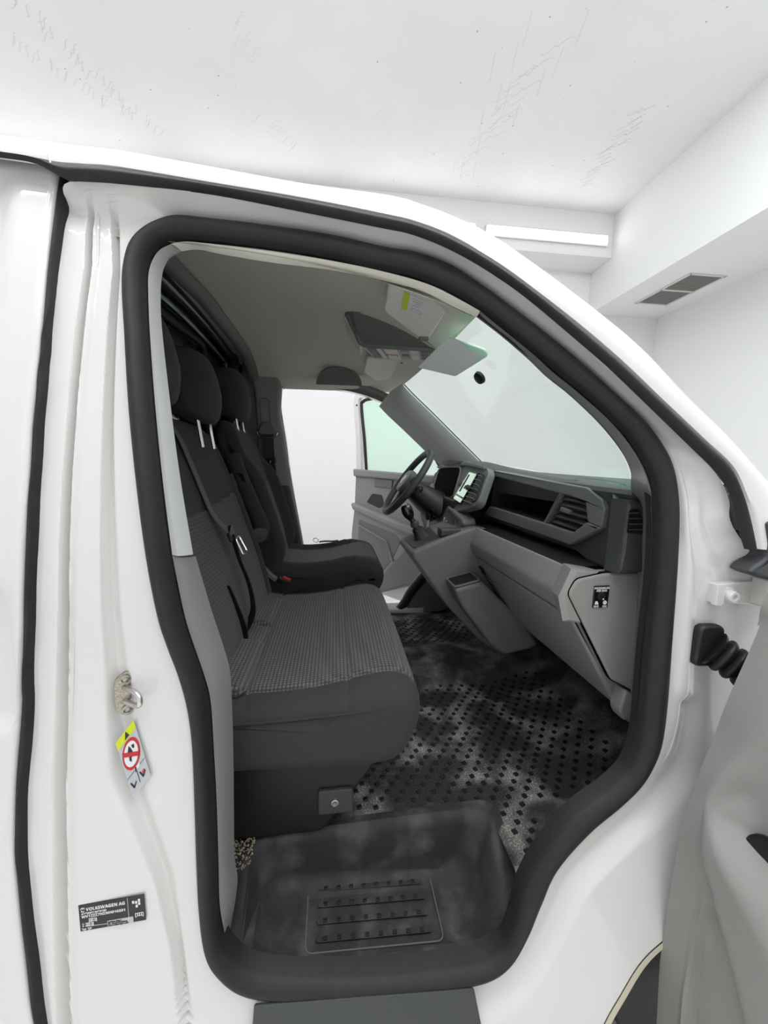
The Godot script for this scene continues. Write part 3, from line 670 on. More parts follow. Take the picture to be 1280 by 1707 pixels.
	var oval := func(x0: float, x1: float, z0: float, z1: float, y: float, sk: float) -> PackedVector3Array:
		var out := PackedVector3Array()
		for q in rrect(x1 - x0, z1 - z0, 0.05, 6):
			var f := (q.x / (x1 - x0) + 0.5)
			out.append(Vector3((x0 + x1) / 2 + q.x, y + sk * f, (z0 + z1) / 2 + q.y))
		return out
	var rs := [oval.call(-0.235, 0.425, -0.225, 0.030, 0.572, 0.018), oval.call(-0.215, 0.400, -0.202, 0.020, 0.578, 0.014), oval.call(-0.203, 0.388, -0.192, 0.012, 0.570, 0.012), oval.call(-0.198, 0.378, -0.186, 0.006, 0.552, 0.008), oval.call(-0.178, 0.345, -0.182, 0.0, 0.49, -0.01), oval.call(-0.162, 0.315, -0.175, -0.006, 0.464, -0.015), oval.call(-0.12, 0.27, -0.145, -0.02, 0.451, -0.012)]
	for r in rs:                                       # open towards the doorway: walls sink to the lip by the seal
		for i in r.size():
			r[i].y = minf(r[i].y, lerpf(0.60, 0.474, smoothstep(-0.16, -0.015, r[i].z)) + 0.004)
	wl = loft(rs, true, false, true)
	var well := part(van, "step_well", bake(wl, 55), M.step_rubber, "dusty black moulded step well")
	# tread: raised border, ribs and studs
	var tc := Vector3(0.083, 0.4455, -0.105)
	var brd := PackedVector3Array()
	for q in rrect(0.305, 0.142, 0.014, 4):
		brd.append(tc + Vector3(q.x, -q.x * 0.02 + 0.0015, q.y * 1.0 + q.x * 0.03))
	part(well, "tread_border", tube(brd, 0.0016, 6, true), M.scuffed_rubber)
	for r in 4:
		var z := tc.z - 0.052 + r * 0.034
		part(well, "tread_groove", slab(rrect(0.26, 0.011, 0.005, 4), Vector3(tc.x, tc.y + 0.004, z), Vector3(1, -0.02, 0.03), Vector3.FORWARD, Vector3.UP, 0.002, 0.0008, 1), M.step_rubber)
		for i in 8:
			part(well, "tread_stud", box(Vector3(tc.x - 0.11 + i * 0.031, tc.y + 0.007 - (i - 3.5) * 0.0006, z + (i - 3.5) * 0.001), Vector3(0.009, 0.004, 0.008), 0.001, 1), M.black)
	# ---- black and white maker's plate
	o = Vector3(-0.452, 0.690, side_z(0.69) + 0.0052)
	u = Vector3(0.998, 0.055, -0.0)
	var v := Vector3(-0.055, 0.998, -0.092).normalized()
	w = u.cross(v).normalized()
	var sp := part(van, "maker_plate", slab(P2([0.0, -0.023, 0.109, -0.023, 0.109, 0.025, 0.0, 0.025]), o - w * 0.0008, u, v, w, 0.0012, 0.0003, 1), M.sticker_black, "black maker's plate sticker with white lettering")
	var wr := func(text: String, x: float, y: float, hh: float, sq := 1.0):
		words(sp, text, o + u * x + v * y + w * 0.0006, u, v, hh, M.white_print, true, "lettering", sq)
	wr.call("VOLKSWAGEN AG", 0.012, 0.0155, 0.0056, 1.0)
	wr.call("e1*2007/46*0130", 0.004, 0.0085, 0.0033, 1.1)
	wr.call("WV1ZZZ7HZNH010331", 0.004, 0.0030, 0.0044, 1.15)
	wr.call("2800 kg", 0.015, -0.0028, 0.0027)
	wr.call("5300 kg", 0.015, -0.0064, 0.0027)
	wr.call("1-  1600 kg", 0.004, -0.0100, 0.0027)
	wr.call("2-  1650 kg", 0.004, -0.0136, 0.0027)
	wr.call("Typ  7JD", 0.003, -0.0195, 0.003)
	part(sp, "rule", box(o + u * 0.045 + v * -0.0168 + w * 0.0006, Vector3(0.072, 0.0005, 0.0005), 0.0001, 1), M.white_print)
	part(sp, "rule", slab(P2([-0.00025, -0.0165, 0.00025, -0.0165, 0.00025, 0.024, -0.00025, 0.024]), o + u * 0.081 + w * 0.0004, u, v, w, 0.0006, 0.0001, 1), M.white_print)
	part(sp, "print_block", slab(P2([0.045, -0.0225, 0.088, -0.0225, 0.088, -0.012, 0.045, -0.012]), o + w * 0.0002, u, v, w, 0.0006, 0.0001, 1), M.sticker_grey)
	for i in 3:
		words(sp, ["Berliner Ring 2", "DE - 38440 Wolfsburg", "www.volkswagen.com"][i], o + u * 0.046 + v * (-0.0142 - i * 0.0033) + w * 0.0012, u, v, 0.0022, M.dark_print, true)
	part(sp, "badge", lathe([[0.0, 0.0], [0.0042, 0.0], [0.0042, 0.0005], [0.0, 0.0005]], o + u * 0.0065 + v * 0.0155 + w * 0.0003, w, 20), M.white_print)
	words(sp, "VW", o + u * 0.0065 + v * 0.0155 + w * 0.0012, u, v, 0.0042, M.sticker_black, false)
	for q in [[0.090, 0.014], [0.095, 0.013], [0.0955, 0.006], [0.1, 0.016], [0.1, 0.010]]:
		part(sp, "code_mark", slab(rrect(0.0035, 0.005, 0.0003, 1), o + u * q[0] + v * q[1] + w * 0.0003, u, v, w, 0.0005, 0.0001, 1), M.white_print)
	words(sp, "[III]", o + u * 0.099 + v * -0.010 + w * 0.0006, u, v, 0.006, M.white_print, false)
	# ---- airbag warning sticker, stuck on askew
	o = Vector3(-0.3535, 0.972, side_z(0.97) + 0.0035)
	u = Vector3(0.62, 0.78, -0.05).normalized()
	v = Vector3(-0.52, 0.79, 0.02)
	v = Vector3(-0.20, 0.98, 0.0)
	# edge directions read from the corners: along the short side and the long side
	var c0 := Vector3(-0.351, 1.045, side_z(1.045) + 0.003)
	var c1 := Vector3(-0.382, 1.005, side_z(1.005) + 0.003)
	var c2 := Vector3(-0.358, 0.899, side_z(0.899) + 0.003)
	u = (c0 - c1)
	v = (c1 - c2)
	var nn := u.cross(v).normalized()
	var at := func(a: float, q: float) -> Vector3:
		return c2 + u * a + v * q + nn * 0.001
	var plate := func(pts: Array, lift: float) -> PackedVector3Array:
		var lo := PackedVector3Array()
		var hi := PackedVector3Array()
		for p in pts:
			lo.append(at.call(p[0], p[1]) + nn * (lift - 0.0006))
			hi.append(at.call(p[0], p[1]) + nn * lift)
		return loft([lo, hi], true, false, true)
	var ws := part(van, "warning_sticker", plate.call([[0, 0], [1, 0], [1, 1], [0, 1]], 0.0), M.sticker_grey, "grey and yellow airbag warning sticker, stuck on askew")
	part(ws, "yellow_band", plate.call([[0, 0.86], [1, 0.86], [1, 1], [0, 1]], 0.0006), M.yellow_print)
	part(ws, "warning_triangle", plate.call([[0.42, 0.88], [0.66, 0.88], [0.54, 0.985]], 0.0012), M.dark_print)
	var disc := []
	var hole := []
	for i in 32:
		var a := TAU * i / 32
		disc.append([0.5 + 0.44 * cos(a), 0.61 + 0.235 * sin(a)])
		hole.append([0.5 + 0.35 * cos(a), 0.61 + 0.188 * sin(a)])
	part(ws, "red_ring", plate.call(disc, 0.0008), M.red_print)
	part(ws, "white_disc", plate.call(hole, 0.0014), M.white_print)
	part(ws, "pictogram", plate.call([[0.42, 0.70], [0.50, 0.75], [0.56, 0.70], [0.60, 0.62], [0.55, 0.55], [0.48, 0.56], [0.44, 0.50], [0.36, 0.55], [0.40, 0.62], [0.32, 0.66]], 0.0018), M.dark_print)
	part(ws, "pictogram", plate.call([[0.62, 0.72], [0.74, 0.70], [0.72, 0.64], [0.64, 0.66]], 0.0018), M.dark_print)
	part(ws, "red_bar", plate.call([[0.12, 0.70], [0.16, 0.76], [0.86, 0.52], [0.82, 0.46]], 0.0022), M.red_print)
	part(ws, "print_line", plate.call([[0.0, 0.335], [0.42, 0.335], [0.42, 0.342], [0.0, 0.342]], 0.0008), M.dark_print)
	part(ws, "print_line", plate.call([[0.66, 0.335], [1.0, 0.335], [1.0, 0.342], [0.66, 0.342]], 0.0008), M.dark_print)
	part(ws, "print_line", plate.call([[0.495, 0.10], [0.515, 0.10], [0.515, 0.30], [0.495, 0.30]], 0.0008), M.dark_print)
	part(ws, "pictogram", plate.call([[0.44, 0.30], [0.5, 0.30], [0.52, 0.36], [0.47, 0.38]], 0.0008), M.dark_print)
	part(ws, "book_mark", plate.call([[0.55, 0.32], [0.72, 0.32], [0.72, 0.37], [0.55, 0.37]], 0.0008), M.white_print)
	for s in [0.08, 0.58]:
		part(ws, "seat_mark", plate.call([[s, 0.24], [s + 0.05, 0.24], [s + 0.14, 0.15], [s + 0.28, 0.19], [s + 0.28, 0.16], [s + 0.14, 0.11], [s + 0.10, 0.12]], 0.0008), M.dark_print)
	part(ws, "seat_mark", plate.call([[0.70, 0.20], [0.80, 0.22], [0.86, 0.18], [0.76, 0.16]], 0.0010), M.red_print)
# ---------------------------------------------------------------- doors
func sliding_door() -> void:
	var d := thing("sliding_door", "closed white sliding side door of the van, left of the pillar seal", "door", Vector3(-1.1, 0.35, 0.03))
	var n := 110
	var gl := spline(V3(GAP_L), n)
	var cols := 40
	var rings := []
	for i in n:
		var e := gl[i]
		var ring := PackedVector3Array()
		ring.append(e + Vector3(0.0, 0, -0.05))
		ring.append(e + Vector3(0.0015, 0, -0.006))
		ring.append(e + Vector3(-0.003, 0, -0.001))
		for c in cols + 1:
			var f := pow(float(c) / cols, 1.6)
			var x := lerpf(e.x - 0.008, -1.5, f)
			var y := e.y
			var z := side_z(y) + 0.026
			# pressed panel high up, waist swage below
			z -= 0.010 * smoothstep(-0.522, -0.542, x) * smoothstep(1.66, 1.74, y) * smoothstep(1.962, 1.945, y)
			z -= 0.012 * smoothstep(-0.503, -0.528, x) * smoothstep(1.285, 1.262, y) * smoothstep(1.055, 1.075, y)
			ring.append(Vector3(x, y, z))
		rings.append(ring)
	part(d, "skin", bake(loft(rings, false), 50), M.white_paint)

func driver_door() -> void:
	var th := deg_to_rad(53.0)
	var h := Vector3(0.80, 0, -1.72)
	var u := Vector3(-cos(th), 0, -sin(th))
	var w := Vector3.UP.cross(u).normalized()            # outwards of the trim side
	if w.dot(Vector3(0, 0, 1)) < 0:
		w = -w
	var d := thing("cab_door", "open driver door with grey trim and green window, seen across the cab", "door", Vector3(0.5, 0.5, -2.1), "front doors of the van")
	var at := func(a: float, y: float, k := 0.0) -> Vector3:
		return h + u * a + Vector3.UP * y + w * k
	var flat := func(pts: Array, k: float, dep: float, bev: float, r := 0.02) -> PackedVector3Array:
		return slab(round_poly(P2(pts), r), h + w * k, u, Vector3.UP, w, dep, bev, 3)
	# painted shell below the window
	part(d, "shell", flat.call([0.0, 0.62, 0.30, 0.46, 1.04, 0.46, 1.08, 0.9, 1.03, 1.17, 1.0, 1.46, 0.0, 1.42], -0.06, 0.06, 0.01, 0.03), M.white_paint)
	# window frame
	var fr := spline(PackedVector3Array([at.call(1.0, 1.42, -0.02), at.call(1.005, 1.66, -0.02), at.call(1.02, 1.86, -0.02), at.call(1.035, 2.0, -0.02), at.call(1.0, 2.06, -0.02), at.call(0.9, 2.055, -0.02), at.call(0.72, 2.035, -0.02), at.call(0.5, 1.92, -0.02), at.call(0.25, 1.68, -0.02), at.call(0.06, 1.45, -0.02)]), 60)
	var rings := []
	for p in fr:
		rings.append(p)
	part(d, "window_frame", strap(fr, u * 0.5 + Vector3.UP * 0.5, 0.055, 0.035), M.white_paint)
	var sl := spline(PackedVector3Array([at.call(0.90, 1.44, 0.0), at.call(0.925, 1.7, 0.0), at.call(0.962, 1.96, 0.0), at.call(0.94, 2.0, 0.0), at.call(0.88, 2.01, 0.0), at.call(0.72, 1.995, 0.0), at.call(0.5, 1.87, 0.0), at.call(0.27, 1.63, 0.0), at.call(0.12, 1.44, 0.0)]), 60)
	part(d, "window_seal", tube(sl, 0.013, 8), M.rubber)
	var gp := [0.12, 1.42, 0.90, 1.42, 0.925, 1.7, 0.962, 1.97, 0.93, 2.0, 0.72, 1.99, 0.5, 1.865, 0.27, 1.63]
	part(d, "window_pane", slab(P2(gp), h - w * 0.012, u, Vector3.UP, w, 0.004, 0.0005, 1), M.glass, "green tinted side window")
	# trim card
	part(d, "trim_card", flat.call([0.05, 0.72, 0.42, 0.60, 0.66, 0.50, 1.0, 0.50, 1.045, 0.9, 1.0, 1.17, 0.985, 1.44, 0.05, 1.40], 0.0, 0.045, 0.012, 0.04), M.mid_grey)
	part(d, "sill_rail", flat.call([0.05, 1.375, 0.985, 1.405, 0.99, 1.465, 0.05, 1.425], 0.035, 0.035, 0.012, 0.01), M.mid_grey)
	part(d, "armrest", flat.call([0.10, 0.98, 0.45, 1.02, 0.98, 1.13, 1.0, 1.19, 0.72, 1.14, 0.45, 1.08, 0.10, 1.05], 0.03, 0.06, 0.02, 0.02), M.mid_grey)
	part(d, "pull_recess", flat.call([0.845, 1.20, 0.70, 1.165, 0.64, 1.19, 0.67, 1.27, 0.78, 1.275], 0.04, 0.008, 0.003, 0.015), M.black)
	part(d, "grip_flap", flat.call([0.75, 1.33, 0.56, 1.325, 0.55, 1.385, 0.75, 1.395], 0.04, 0.015, 0.005, 0.01), M.pillar_dark)
	part(d, "pocket_panel", flat.call([0.95, 0.62, 0.95, 1.06, 0.52, 0.99, 0.46, 0.94, 0.55, 0.78, 0.66, 0.66], 0.034, 0.014, 0.01, 0.03), M.dark_plastic)
	part(d, "pocket_rib", flat.call([0.93, 1.0, 0.62, 0.915, 0.61, 0.93, 0.93, 1.015], 0.045, 0.014, 0.005, 0.004), M.mid_grey)
	part(d, "pocket_rib", flat.call([0.62, 0.93, 0.60, 0.92, 0.52, 0.75, 0.545, 0.745], 0.045, 0.014, 0.005, 0.004), M.mid_grey)
	part(d, "speaker_cover", flat.call([0.12, 0.75, 0.42, 0.62, 0.66, 0.50, 0.70, 0.53, 0.60, 0.70, 0.40, 0.90, 0.12, 0.95], 0.04, 0.03, 0.012, 0.05), M.dark_plastic)
	part(d, "screw_cap", lathe([[0.0, 0.0], [0.008, 0.0], [0.007, 0.003], [0.0, 0.003]], at.call(1.022, 1.98, 0.0), w, 12), M.black)

func passenger_door() -> void:
	var d := thing("cab_door", "open passenger door with grey trim at the lower right corner", "door", Vector3(0.78, 0.3, 0.55), "front doors of the van")
	# trim face: x as a function of height and of distance z from the hinge edge
	var face := func(y: float, z: float) -> float:
		var k := [[1.26, 0.800], [1.215, 0.788], [1.016, 0.724], [0.90, 0.690], [0.794, 0.666], [0.62, 0.655], [0.496, 0.652], [0.30, 0.662]]
		var x := 0.662
		for i in 7:
			if y >= float(k[i + 1][0]):
				x = lerpf(k[i + 1][1], k[i][1], smoothstep(0.0, 1.0, clampf((y - float(k[i + 1][0])) / (float(k[i][0]) - float(k[i + 1][0])), 0, 1)) * 0.3 + 0.7 * clampf((y - float(k[i + 1][0])) / (float(k[i][0]) - float(k[i + 1][0])), 0, 1))
				break
		x += 0.06 * (z - 0.09)
		# round a point by the hinge edge: hollow above, bevelled armrest ridge below it, map pocket underneath
		var v := Vector2(z - 0.111, y - 0.865)
		var phi := rad_to_deg(v.angle())
		var grow := smoothstep(0.0, 0.07, v.length())
		var off := 0.0
		if phi > -95.0 and phi < 90.0:
			off = 0.034 * smoothstep(82.0, 45.0, phi) * smoothstep(-42.0, -6.0, phi) - 0.018 * smoothstep(-6.0, -42.0, phi) * smoothstep(-70.0, -62.0, phi)
		x += off * grow
		var g := z - (0.154 - (0.716 - y) * 0.018)
		x += 0.014 * smoothstep(0.0, 0.004, g) * smoothstep(0.73, 0.69, y) * smoothstep(-60.0, -70.0, phi)
		x -= 0.005 * exp(-pow((g + 0.006) / 0.004, 2)) * smoothstep(0.74, 0.69, y)
		return x
	var rings := []
	for i in 91:
		var y := lerpf(1.26, 0.30, i / 90.0)
		var ring := PackedVector3Array()
		ring.append(Vector3(0.86, y, 0.075))
		ring.append(Vector3(face.call(y, 0.09) + 0.012, y, 0.084))
		for j in 81:
			var z := 0.09 + 1.0 * pow(j / 80.0, 1.9)
			ring.append(Vector3(face.call(y, z), y, z))
		ring.append(Vector3(0.92, y, 1.10))
		rings.append(ring)
	part(d, "trim_card", bake(loft(rings, false), 40), M.mid_grey)
	var cap_rings := []
	for i in 9:
		var y := lerpf(1.262, 1.20, i / 8.0)
		var ring := PackedVector3Array()
		for j in 21:
			var z := 0.086 + 1.0 * pow(j / 20.0, 1.5)
			ring.append(Vector3(face.call(y, z) - 0.006 * sin(PI * minf(1.0, i / 8.0 + 0.15)), y + (0.02 * j / 20.0), z))
		cap_rings.append(ring)
	part(d, "sill_rail", bake(loft(cap_rings, false), 50), M.mid_grey)
	part(d, "pull_recess", slab(round_poly(P2([0.162, 0.842, 0.182, 0.878, 0.34, 0.91, 0.34, 0.75, 0.212, 0.768]), 0.02), Vector3(0.697, 0, 0), Vector3(0.06, 0, 1).normalized(), Vector3.UP, Vector3.RIGHT, 0.01, 0.003), M.black)
	part(d, "shell", slab(round_poly(P2([0.06, 0.34, 1.10, 0.30, 1.12, 1.24, 0.07, 1.22]), 0.03), Vector3(0.86, 0, 0), Vector3(0.06, 0, 1).normalized(), Vector3.UP, Vector3.RIGHT, 0.05, 0.01, 3), M.white_paint)
	# window frame and glass above, out of the frame to the right
	part(d, "window_frame", tube(spline(V3([0.86, 1.24, 0.10, 0.86, 1.50, 0.35, 0.84, 1.80, 0.70, 0.84, 1.90, 0.95, 0.86, 1.86, 1.08, 0.90, 1.24, 1.12]), 40), 0.022, 8), M.white_paint)
	part(d, "window_pane", slab(P2([0.10, 1.23, 1.10, 1.23, 1.06, 1.85, 0.94, 1.88, 0.70, 1.78, 0.35, 1.48]), Vector3(0.87, 0, 0), Vector3(0.02, 0, 1).normalized(), Vector3.UP, Vector3.RIGHT, 0.004, 0.0005, 1), M.glass)

func wheel() -> void:
	var t := thing("road_wheel", "black tyre glimpsed inside the front wheel arch", "wheel", Vector3(1.02, 0.0, -0.12))
	var o := Vector3(1.02, 0.345, -0.10)
	part(t, "tyre", lathe([[0.20, -0.10], [0.30, -0.108], [0.325, -0.10], [0.345, -0.075], [0.345, 0.075], [0.325, 0.10], [0.30, 0.108], [0.20, 0.10]], o, Vector3.BACK, 48), M.tyre)
	part(t, "rim", lathe([[0.0, 0.04], [0.05, 0.06], [0.12, 0.05], [0.19, 0.085], [0.205, 0.102], [0.205, -0.1], [0.0, -0.1]], o, Vector3.BACK, 36), M.steel)
	for i in 40:
		var a := TAU * i / 40
		for s in [-1, 1]:
			part(t, "tread_block", slab(P2([-0.02, -0.03, 0.016, -0.028, 0.02, 0.03, -0.016, 0.028]), o + Vector3(cos(a), sin(a), 0) * 0.343 + Vector3(0, 0, 0.037 * s), Vector3(-sin(a), cos(a), 0), Vector3.BACK, Vector3(cos(a), sin(a), 0), 0.009, 0.001, 1), M.tyre)
	part(van, "wheel_housing", lathe([[0.40, 0.0], [0.40, 0.12]], o, Vector3.BACK, 48), M.black)

# ---------------------------------------------------------------- floor covering
func floor_y(x: float, z: float) -> float:
	var y := 0.577
	y += 0.55 * pow(maxf(0.0, x - 0.66), 1.25)                                        # toe board
	y += 0.075 * smoothstep(0.47, 0.62, x + (z + 0.12) * 0.8) * smoothstep(-0.20, -0.06, z)      # hump beside the doorway
	y += 0.05 * smoothstep(0.25, 0.0, absf(z + 0.98)) * smoothstep(0.15, 0.5, x)       # low tunnel
	y += 0.004 * sin(x * 9.0 + z * 4.0) * sin(z * 7.0)
	return y

func floor_mat() -> void:
	var m := thing("floor_mat", "worn black rubber floor covering with small square studs and pale dust", "floor mat", Vector3(0.3, 0.577, -0.85))
	var t := PackedVector3Array()
	var inside := func(x: float, z: float) -> bool:
		return not (x > -0.225 and x < 0.395 + (z + 0.2) * 0.12 and z > -0.212)
	var nx := 70
	var nz := 90
	for i in nx:
		for j in nz:
			var xa := lerpf(-0.5, 0.97, float(i) / nx)
			var xb := lerpf(-0.5, 0.97, float(i + 1) / nx)
			var za := lerpf(0.0, -1.64, float(j) / nz)
			var zb := lerpf(0.0, -1.64, float(j + 1) / nz)
			if not inside.call((xa + xb) / 2, (za + zb) / 2):
				continue
			t.append_array(quad(Vector3(xa, floor_y(xa, za), za), Vector3(xa, floor_y(xa, zb), zb), Vector3(xb, floor_y(xb, zb), zb), Vector3(xb, floor_y(xb, za), za)))
	part(m, "covering", bake(t, 60), M.mat_rubber)
	# studs in a slanting lattice
	var s := PackedVector3Array()
	var stud := box(Vector3.ZERO, Vector3(0.0125, 0.005, 0.0125), 0.001, 1)
	for i in range(-10, 24):
		for j in range(0, 62):
			var p := Vector2(i * 0.044 + (0.022 if j % 2 else 0.0), -0.02 - j * 0.026)
			p = Vector2(p.x + p.y * 0.12, p.y + p.x * 0.10 - 0.03)
			if p.x < 0.02 or p.x > 0.84 or p.y > -0.02 or p.y < -1.5 or not inside.call(p.x - 0.03, p.y + 0.03):
				continue
			if p.x > 0.52 and p.y > -0.22:
				continue
			if p.y < -0.78 and p.y > -1.16:
				continue
			var o := Vector3(p.x, floor_y(p.x, p.y) + 0.001, p.y)
			for q in stud:
				s.append(o + q.rotated(Vector3.UP, 0.25))
	var sm := part(m, "studs", bake(s, 20), M.black)
	sm.set_meta("kind", "stuff")
	# grit gathered against the pillar
	var rng := RandomNumberGenerator.new()
	rng.seed = 8
	var g := PackedVector3Array()
	for i in 300:
		var c := Vector3(-0.245 + rng.randf_range(-0.02, 0.05), 0.583 + rng.randf_range(0.0, 0.008), -0.165 + rng.randf_range(-0.06, 0.05))
		var r := rng.randf_range(0.001, 0.003)
		g.append_array(lathe([[0.0, -r * 0.5], [r, 0.0], [0.0, r * 0.6]], c, Vector3(rng.randf(), 1, rng.randf()).normalized(), 5))
	var gm := solo("grit", bake(g, 20), M.debris, "pale grit gathered on the floor beside the pillar trim", "grit")
	gm.set_meta("kind", "stuff")

# ---------------------------------------------------------------- dashboard
var dash: Node3D

func fx(y: float) -> float:                              # slope of the centre fascia
	return 0.56 + (y - 1.33) * 0.43

func dashboard() -> void:
	dash = thing("dashboard", "black and grey dashboard across the cab with open shelf and vents", "dashboard", Vector3(0.7, 0.9, -0.85))
	var zy := func(pts: Array, x: float, dep: float, bev: float, r := 0.006) -> PackedVector3Array:   # plate facing the seats: outline in (z, y)
		return slab(round_poly(P2(pts), r), Vector3(x, 0, 0), Vector3.BACK, Vector3.UP, Vector3.RIGHT, dep, bev, 3)
	var xy := func(pts: Array, z: float, dep: float, bev: float, r := 0.006) -> PackedVector3Array:   # plate across the van: outline in (x, y), going to -z
		return slab(round_poly(P2(pts), r), Vector3(0, 0, z), Vector3.RIGHT, Vector3.UP, Vector3.FORWARD, dep, bev, 3)
	# ---- top pad
	var hk := [[-0.10, 0.0, 0.0], [-0.20, 0.002, 0.0], [-0.45, 0.010, 0.0], [-0.75, 0.022, 0.0], [-0.9, 0.034, 0.0], [-1.05, 0.055, -0.02], [-1.18, 0.078, -0.04], [-1.35, 0.085, -0.05], [-1.50, 0.078, -0.04], [-1.60, 0.04, 0.0], [-1.64, 0.02, 0.0]]
	var rings := []
	for k in hk:
		var h: float = k[1]
		var dx: float = k[2]
		var ring := PackedVector3Array()
		for q in [[0.675, 1.385], [0.662 + dx, 1.418 + h], [0.660 + dx, 1.430 + h], [0.668 + dx, 1.440 + h], [0.69 + dx, 1.446 + h], [0.76, 1.452 + h * 0.8], [0.86, 1.455 + h * 0.5], [1.0, 1.43], [1.0, 1.36]]:
			ring.append(Vector3(q[0], q[1], k[0]))
		rings.append(ring)
	var pad := part(dash, "top_pad", bake(loft(rings, true, true, true), 35), M.soft_black)
	part(pad, "speaker_ridge", tube(spline(V3([0.70, 1.4475, -0.17, 0.735, 1.452, -0.25, 0.75, 1.455, -0.34, 0.74, 1.455, -0.42]), 16), 0.0025, 6), M.black)
	part(pad, "sensor_slot", box(Vector3(0.70, 1.4535, -0.38), Vector3(0.008, 0.002, 0.05), 0.0006, 1), M.black)
	# ---- surround of shelf and vent, mitred bars
	var sx := 0.655
	var t := PackedVector3Array()
	t.append_array(zy.call([-0.86, 1.475, -0.25, 1.438, -0.19, 1.412, -0.177, 1.39, -0.183, 1.341, -0.237, 1.349, -0.251, 1.400, -0.365, 1.414, -0.838, 1.451], sx, 0.04, 0.004, 0.005))
	t.append_array(zy.call([-0.87, 1.325, -0.45, 1.317, -0.289, 1.313, -0.237, 1.349, -0.183, 1.341, -0.30, 1.274, -0.93, 1.278], sx - 0.004, 0.04, 0.005, 0.006))
	t.append_array(zy.call([-0.372, 1.416, -0.361, 1.414, -0.437, 1.314, -0.452, 1.317], sx, 0.05, 0.003, 0.002))
	part(dash, "shelf_surround", t, M.frame_grey, "textured grey surround of the shelf")
	# outer black moulding that carries the surround
	part(dash, "moulding", zy.call([-0.24, 1.445, -0.175, 1.418, -0.155, 1.39, -0.150, 1.238, -0.245, 1.243, -0.295, 1.260, -0.98, 1.262, -0.98, 1.292, -0.30, 1.300, -0.205, 1.350, -0.205, 1.395, -0.245, 1.420], sx + 0.012, 0.02, 0.006, 0.008), M.soft_black)
	# ---- open shelf
	t = PackedVector3Array()
	var f := [Vector3(0.66, 1.449, -0.845), Vector3(0.66, 1.416, -0.37), Vector3(0.66, 1.317, -0.45), Vector3(0.66, 1.325, -0.875)]
	var b := [Vector3(0.84, 1.44, -0.83), Vector3(0.84, 1.41, -0.40), Vector3(0.80, 1.32, -0.46), Vector3(0.80, 1.328, -0.86)]
	for i in 4:
		t.append_array(quad(f[i], f[(i + 1) % 4], b[(i + 1) % 4], b[i]))
	t.append_array(quad(b[0], b[1], b[2], b[3]))
	part(dash, "open_shelf", bake(t, 20), M.black, "deep black open shelf")
	# ---- passenger vent
	var vt := part(dash, "air_vent", zy.call([-0.365, 1.412, -0.252, 1.402, -0.238, 1.351, -0.289, 1.315, -0.443, 1.317], sx + 0.045, 0.01, 0.002), M.black, "passenger air vent with curved blades")
	for i in 5:
		var y := 1.328 + i * 0.0185
		var zl := lerpf(-0.432, -0.368, (y - 1.317) / 0.095)
		var zr := -0.243 if y > 1.351 else lerpf(-0.285, -0.243, (y - 1.315) / 0.036)
		var pth := PackedVector3Array()
		for k in 9:
			var s := k / 8.0
			pth.append(Vector3(sx + 0.020 - 0.012 * sin(PI * s), y + 0.004 * sin(PI * s) - 0.006 * s, lerpf(zl, zr, s)))
		part(vt, "blade", strap(pth, Vector3(0.8, 0.5, 0), 0.020, 0.005), M.soft_black)
	part(vt, "blade_tab", slab(rrect(0.045, 0.014, 0.005), Vector3(sx - 0.004, 1.368, -0.335), Vector3(0, -0.1, 1).normalized(), Vector3.UP, Vector3.RIGHT, 0.02, 0.003), M.frame_grey)
	# ---- end cap
	var cap_rings := []
	for k in [[-0.088, 0.012], [-0.092, 0.004], [-0.10, 0.0], [-0.138, 0.0], [-0.175, -0.004]]:
		var ring := PackedVector3Array()
		var s: float = k[1]
		var inner := float(k[0]) < -0.14
		var pts := [[0.645, 1.420], [0.677, 1.418], [0.734, 1.335], [0.712, 1.252], [0.635, 1.250], [0.638, 1.30]] if not inner else [[0.672, 1.432], [0.74, 1.44], [0.80, 1.34], [0.80, 1.24], [0.672, 1.240], [0.672, 1.275]]
		var cen := Vector2(0.68, 1.335)
		for q in pts:
			var v := Vector2(q[0], q[1])
			v = v + (cen - v).normalized() * s
			ring.append(Vector3(v.x, v.y, k[0]))
		cap_rings.append(ring)
	var ec := part(dash, "end_cap", bake(loft(cap_rings, true, true, false), 28), M.soft_black, "black moulded end of the dashboard")
	var sv := part(ec, "side_vent", slab(round_poly(P2([0.646, 1.398, 0.668, 1.401, 0.704, 1.340, 0.644, 1.347]), 0.004), Vector3(0, 0, -0.0885), Vector3.RIGHT, Vector3.UP, Vector3.BACK, 0.002, 0.0006, 1), M.black_gloss)
	for i in 4:
		var y := 1.357 + i * 0.0125
		part(ec, "vent_blade", box(Vector3(lerpf(0.672, 0.657, i / 3.0), y - 0.003, -0.085), Vector3(lerpf(0.046, 0.022, i / 3.0), 0.0025, 0.004), 0.0005, 1), M.soft_black)
	# ---- dark tray between surround and grey fascia
	t = PackedVector3Array()
	t.append_array(xy.call([0.585, 1.236, 0.70, 1.248, 0.74, 1.262, 0.76, 1.262, 0.76, 1.22, 0.60, 1.22], -0.20, 0.82, 0.003, 0.003))
	t.append_array(xy.call([0.70, 1.24, 0.74, 1.24, 0.74, 1.285, 0.70, 1.285], -0.20, 0.82, 0.002, 0.002))
	part(dash, "tray", t, M.black, "dark tray below the shelf")
	# ---- grey lower fascia
	part(dash, "lower_fascia", xy.call([0.572, 1.250, 0.545, 1.180, 0.563, 1.133, 0.62, 1.10, 0.75, 1.10, 0.75, 1.215, 0.60, 1.226], -0.165, 0.835, 0.008, 0.012), M.mid_grey, "grey lower fascia")
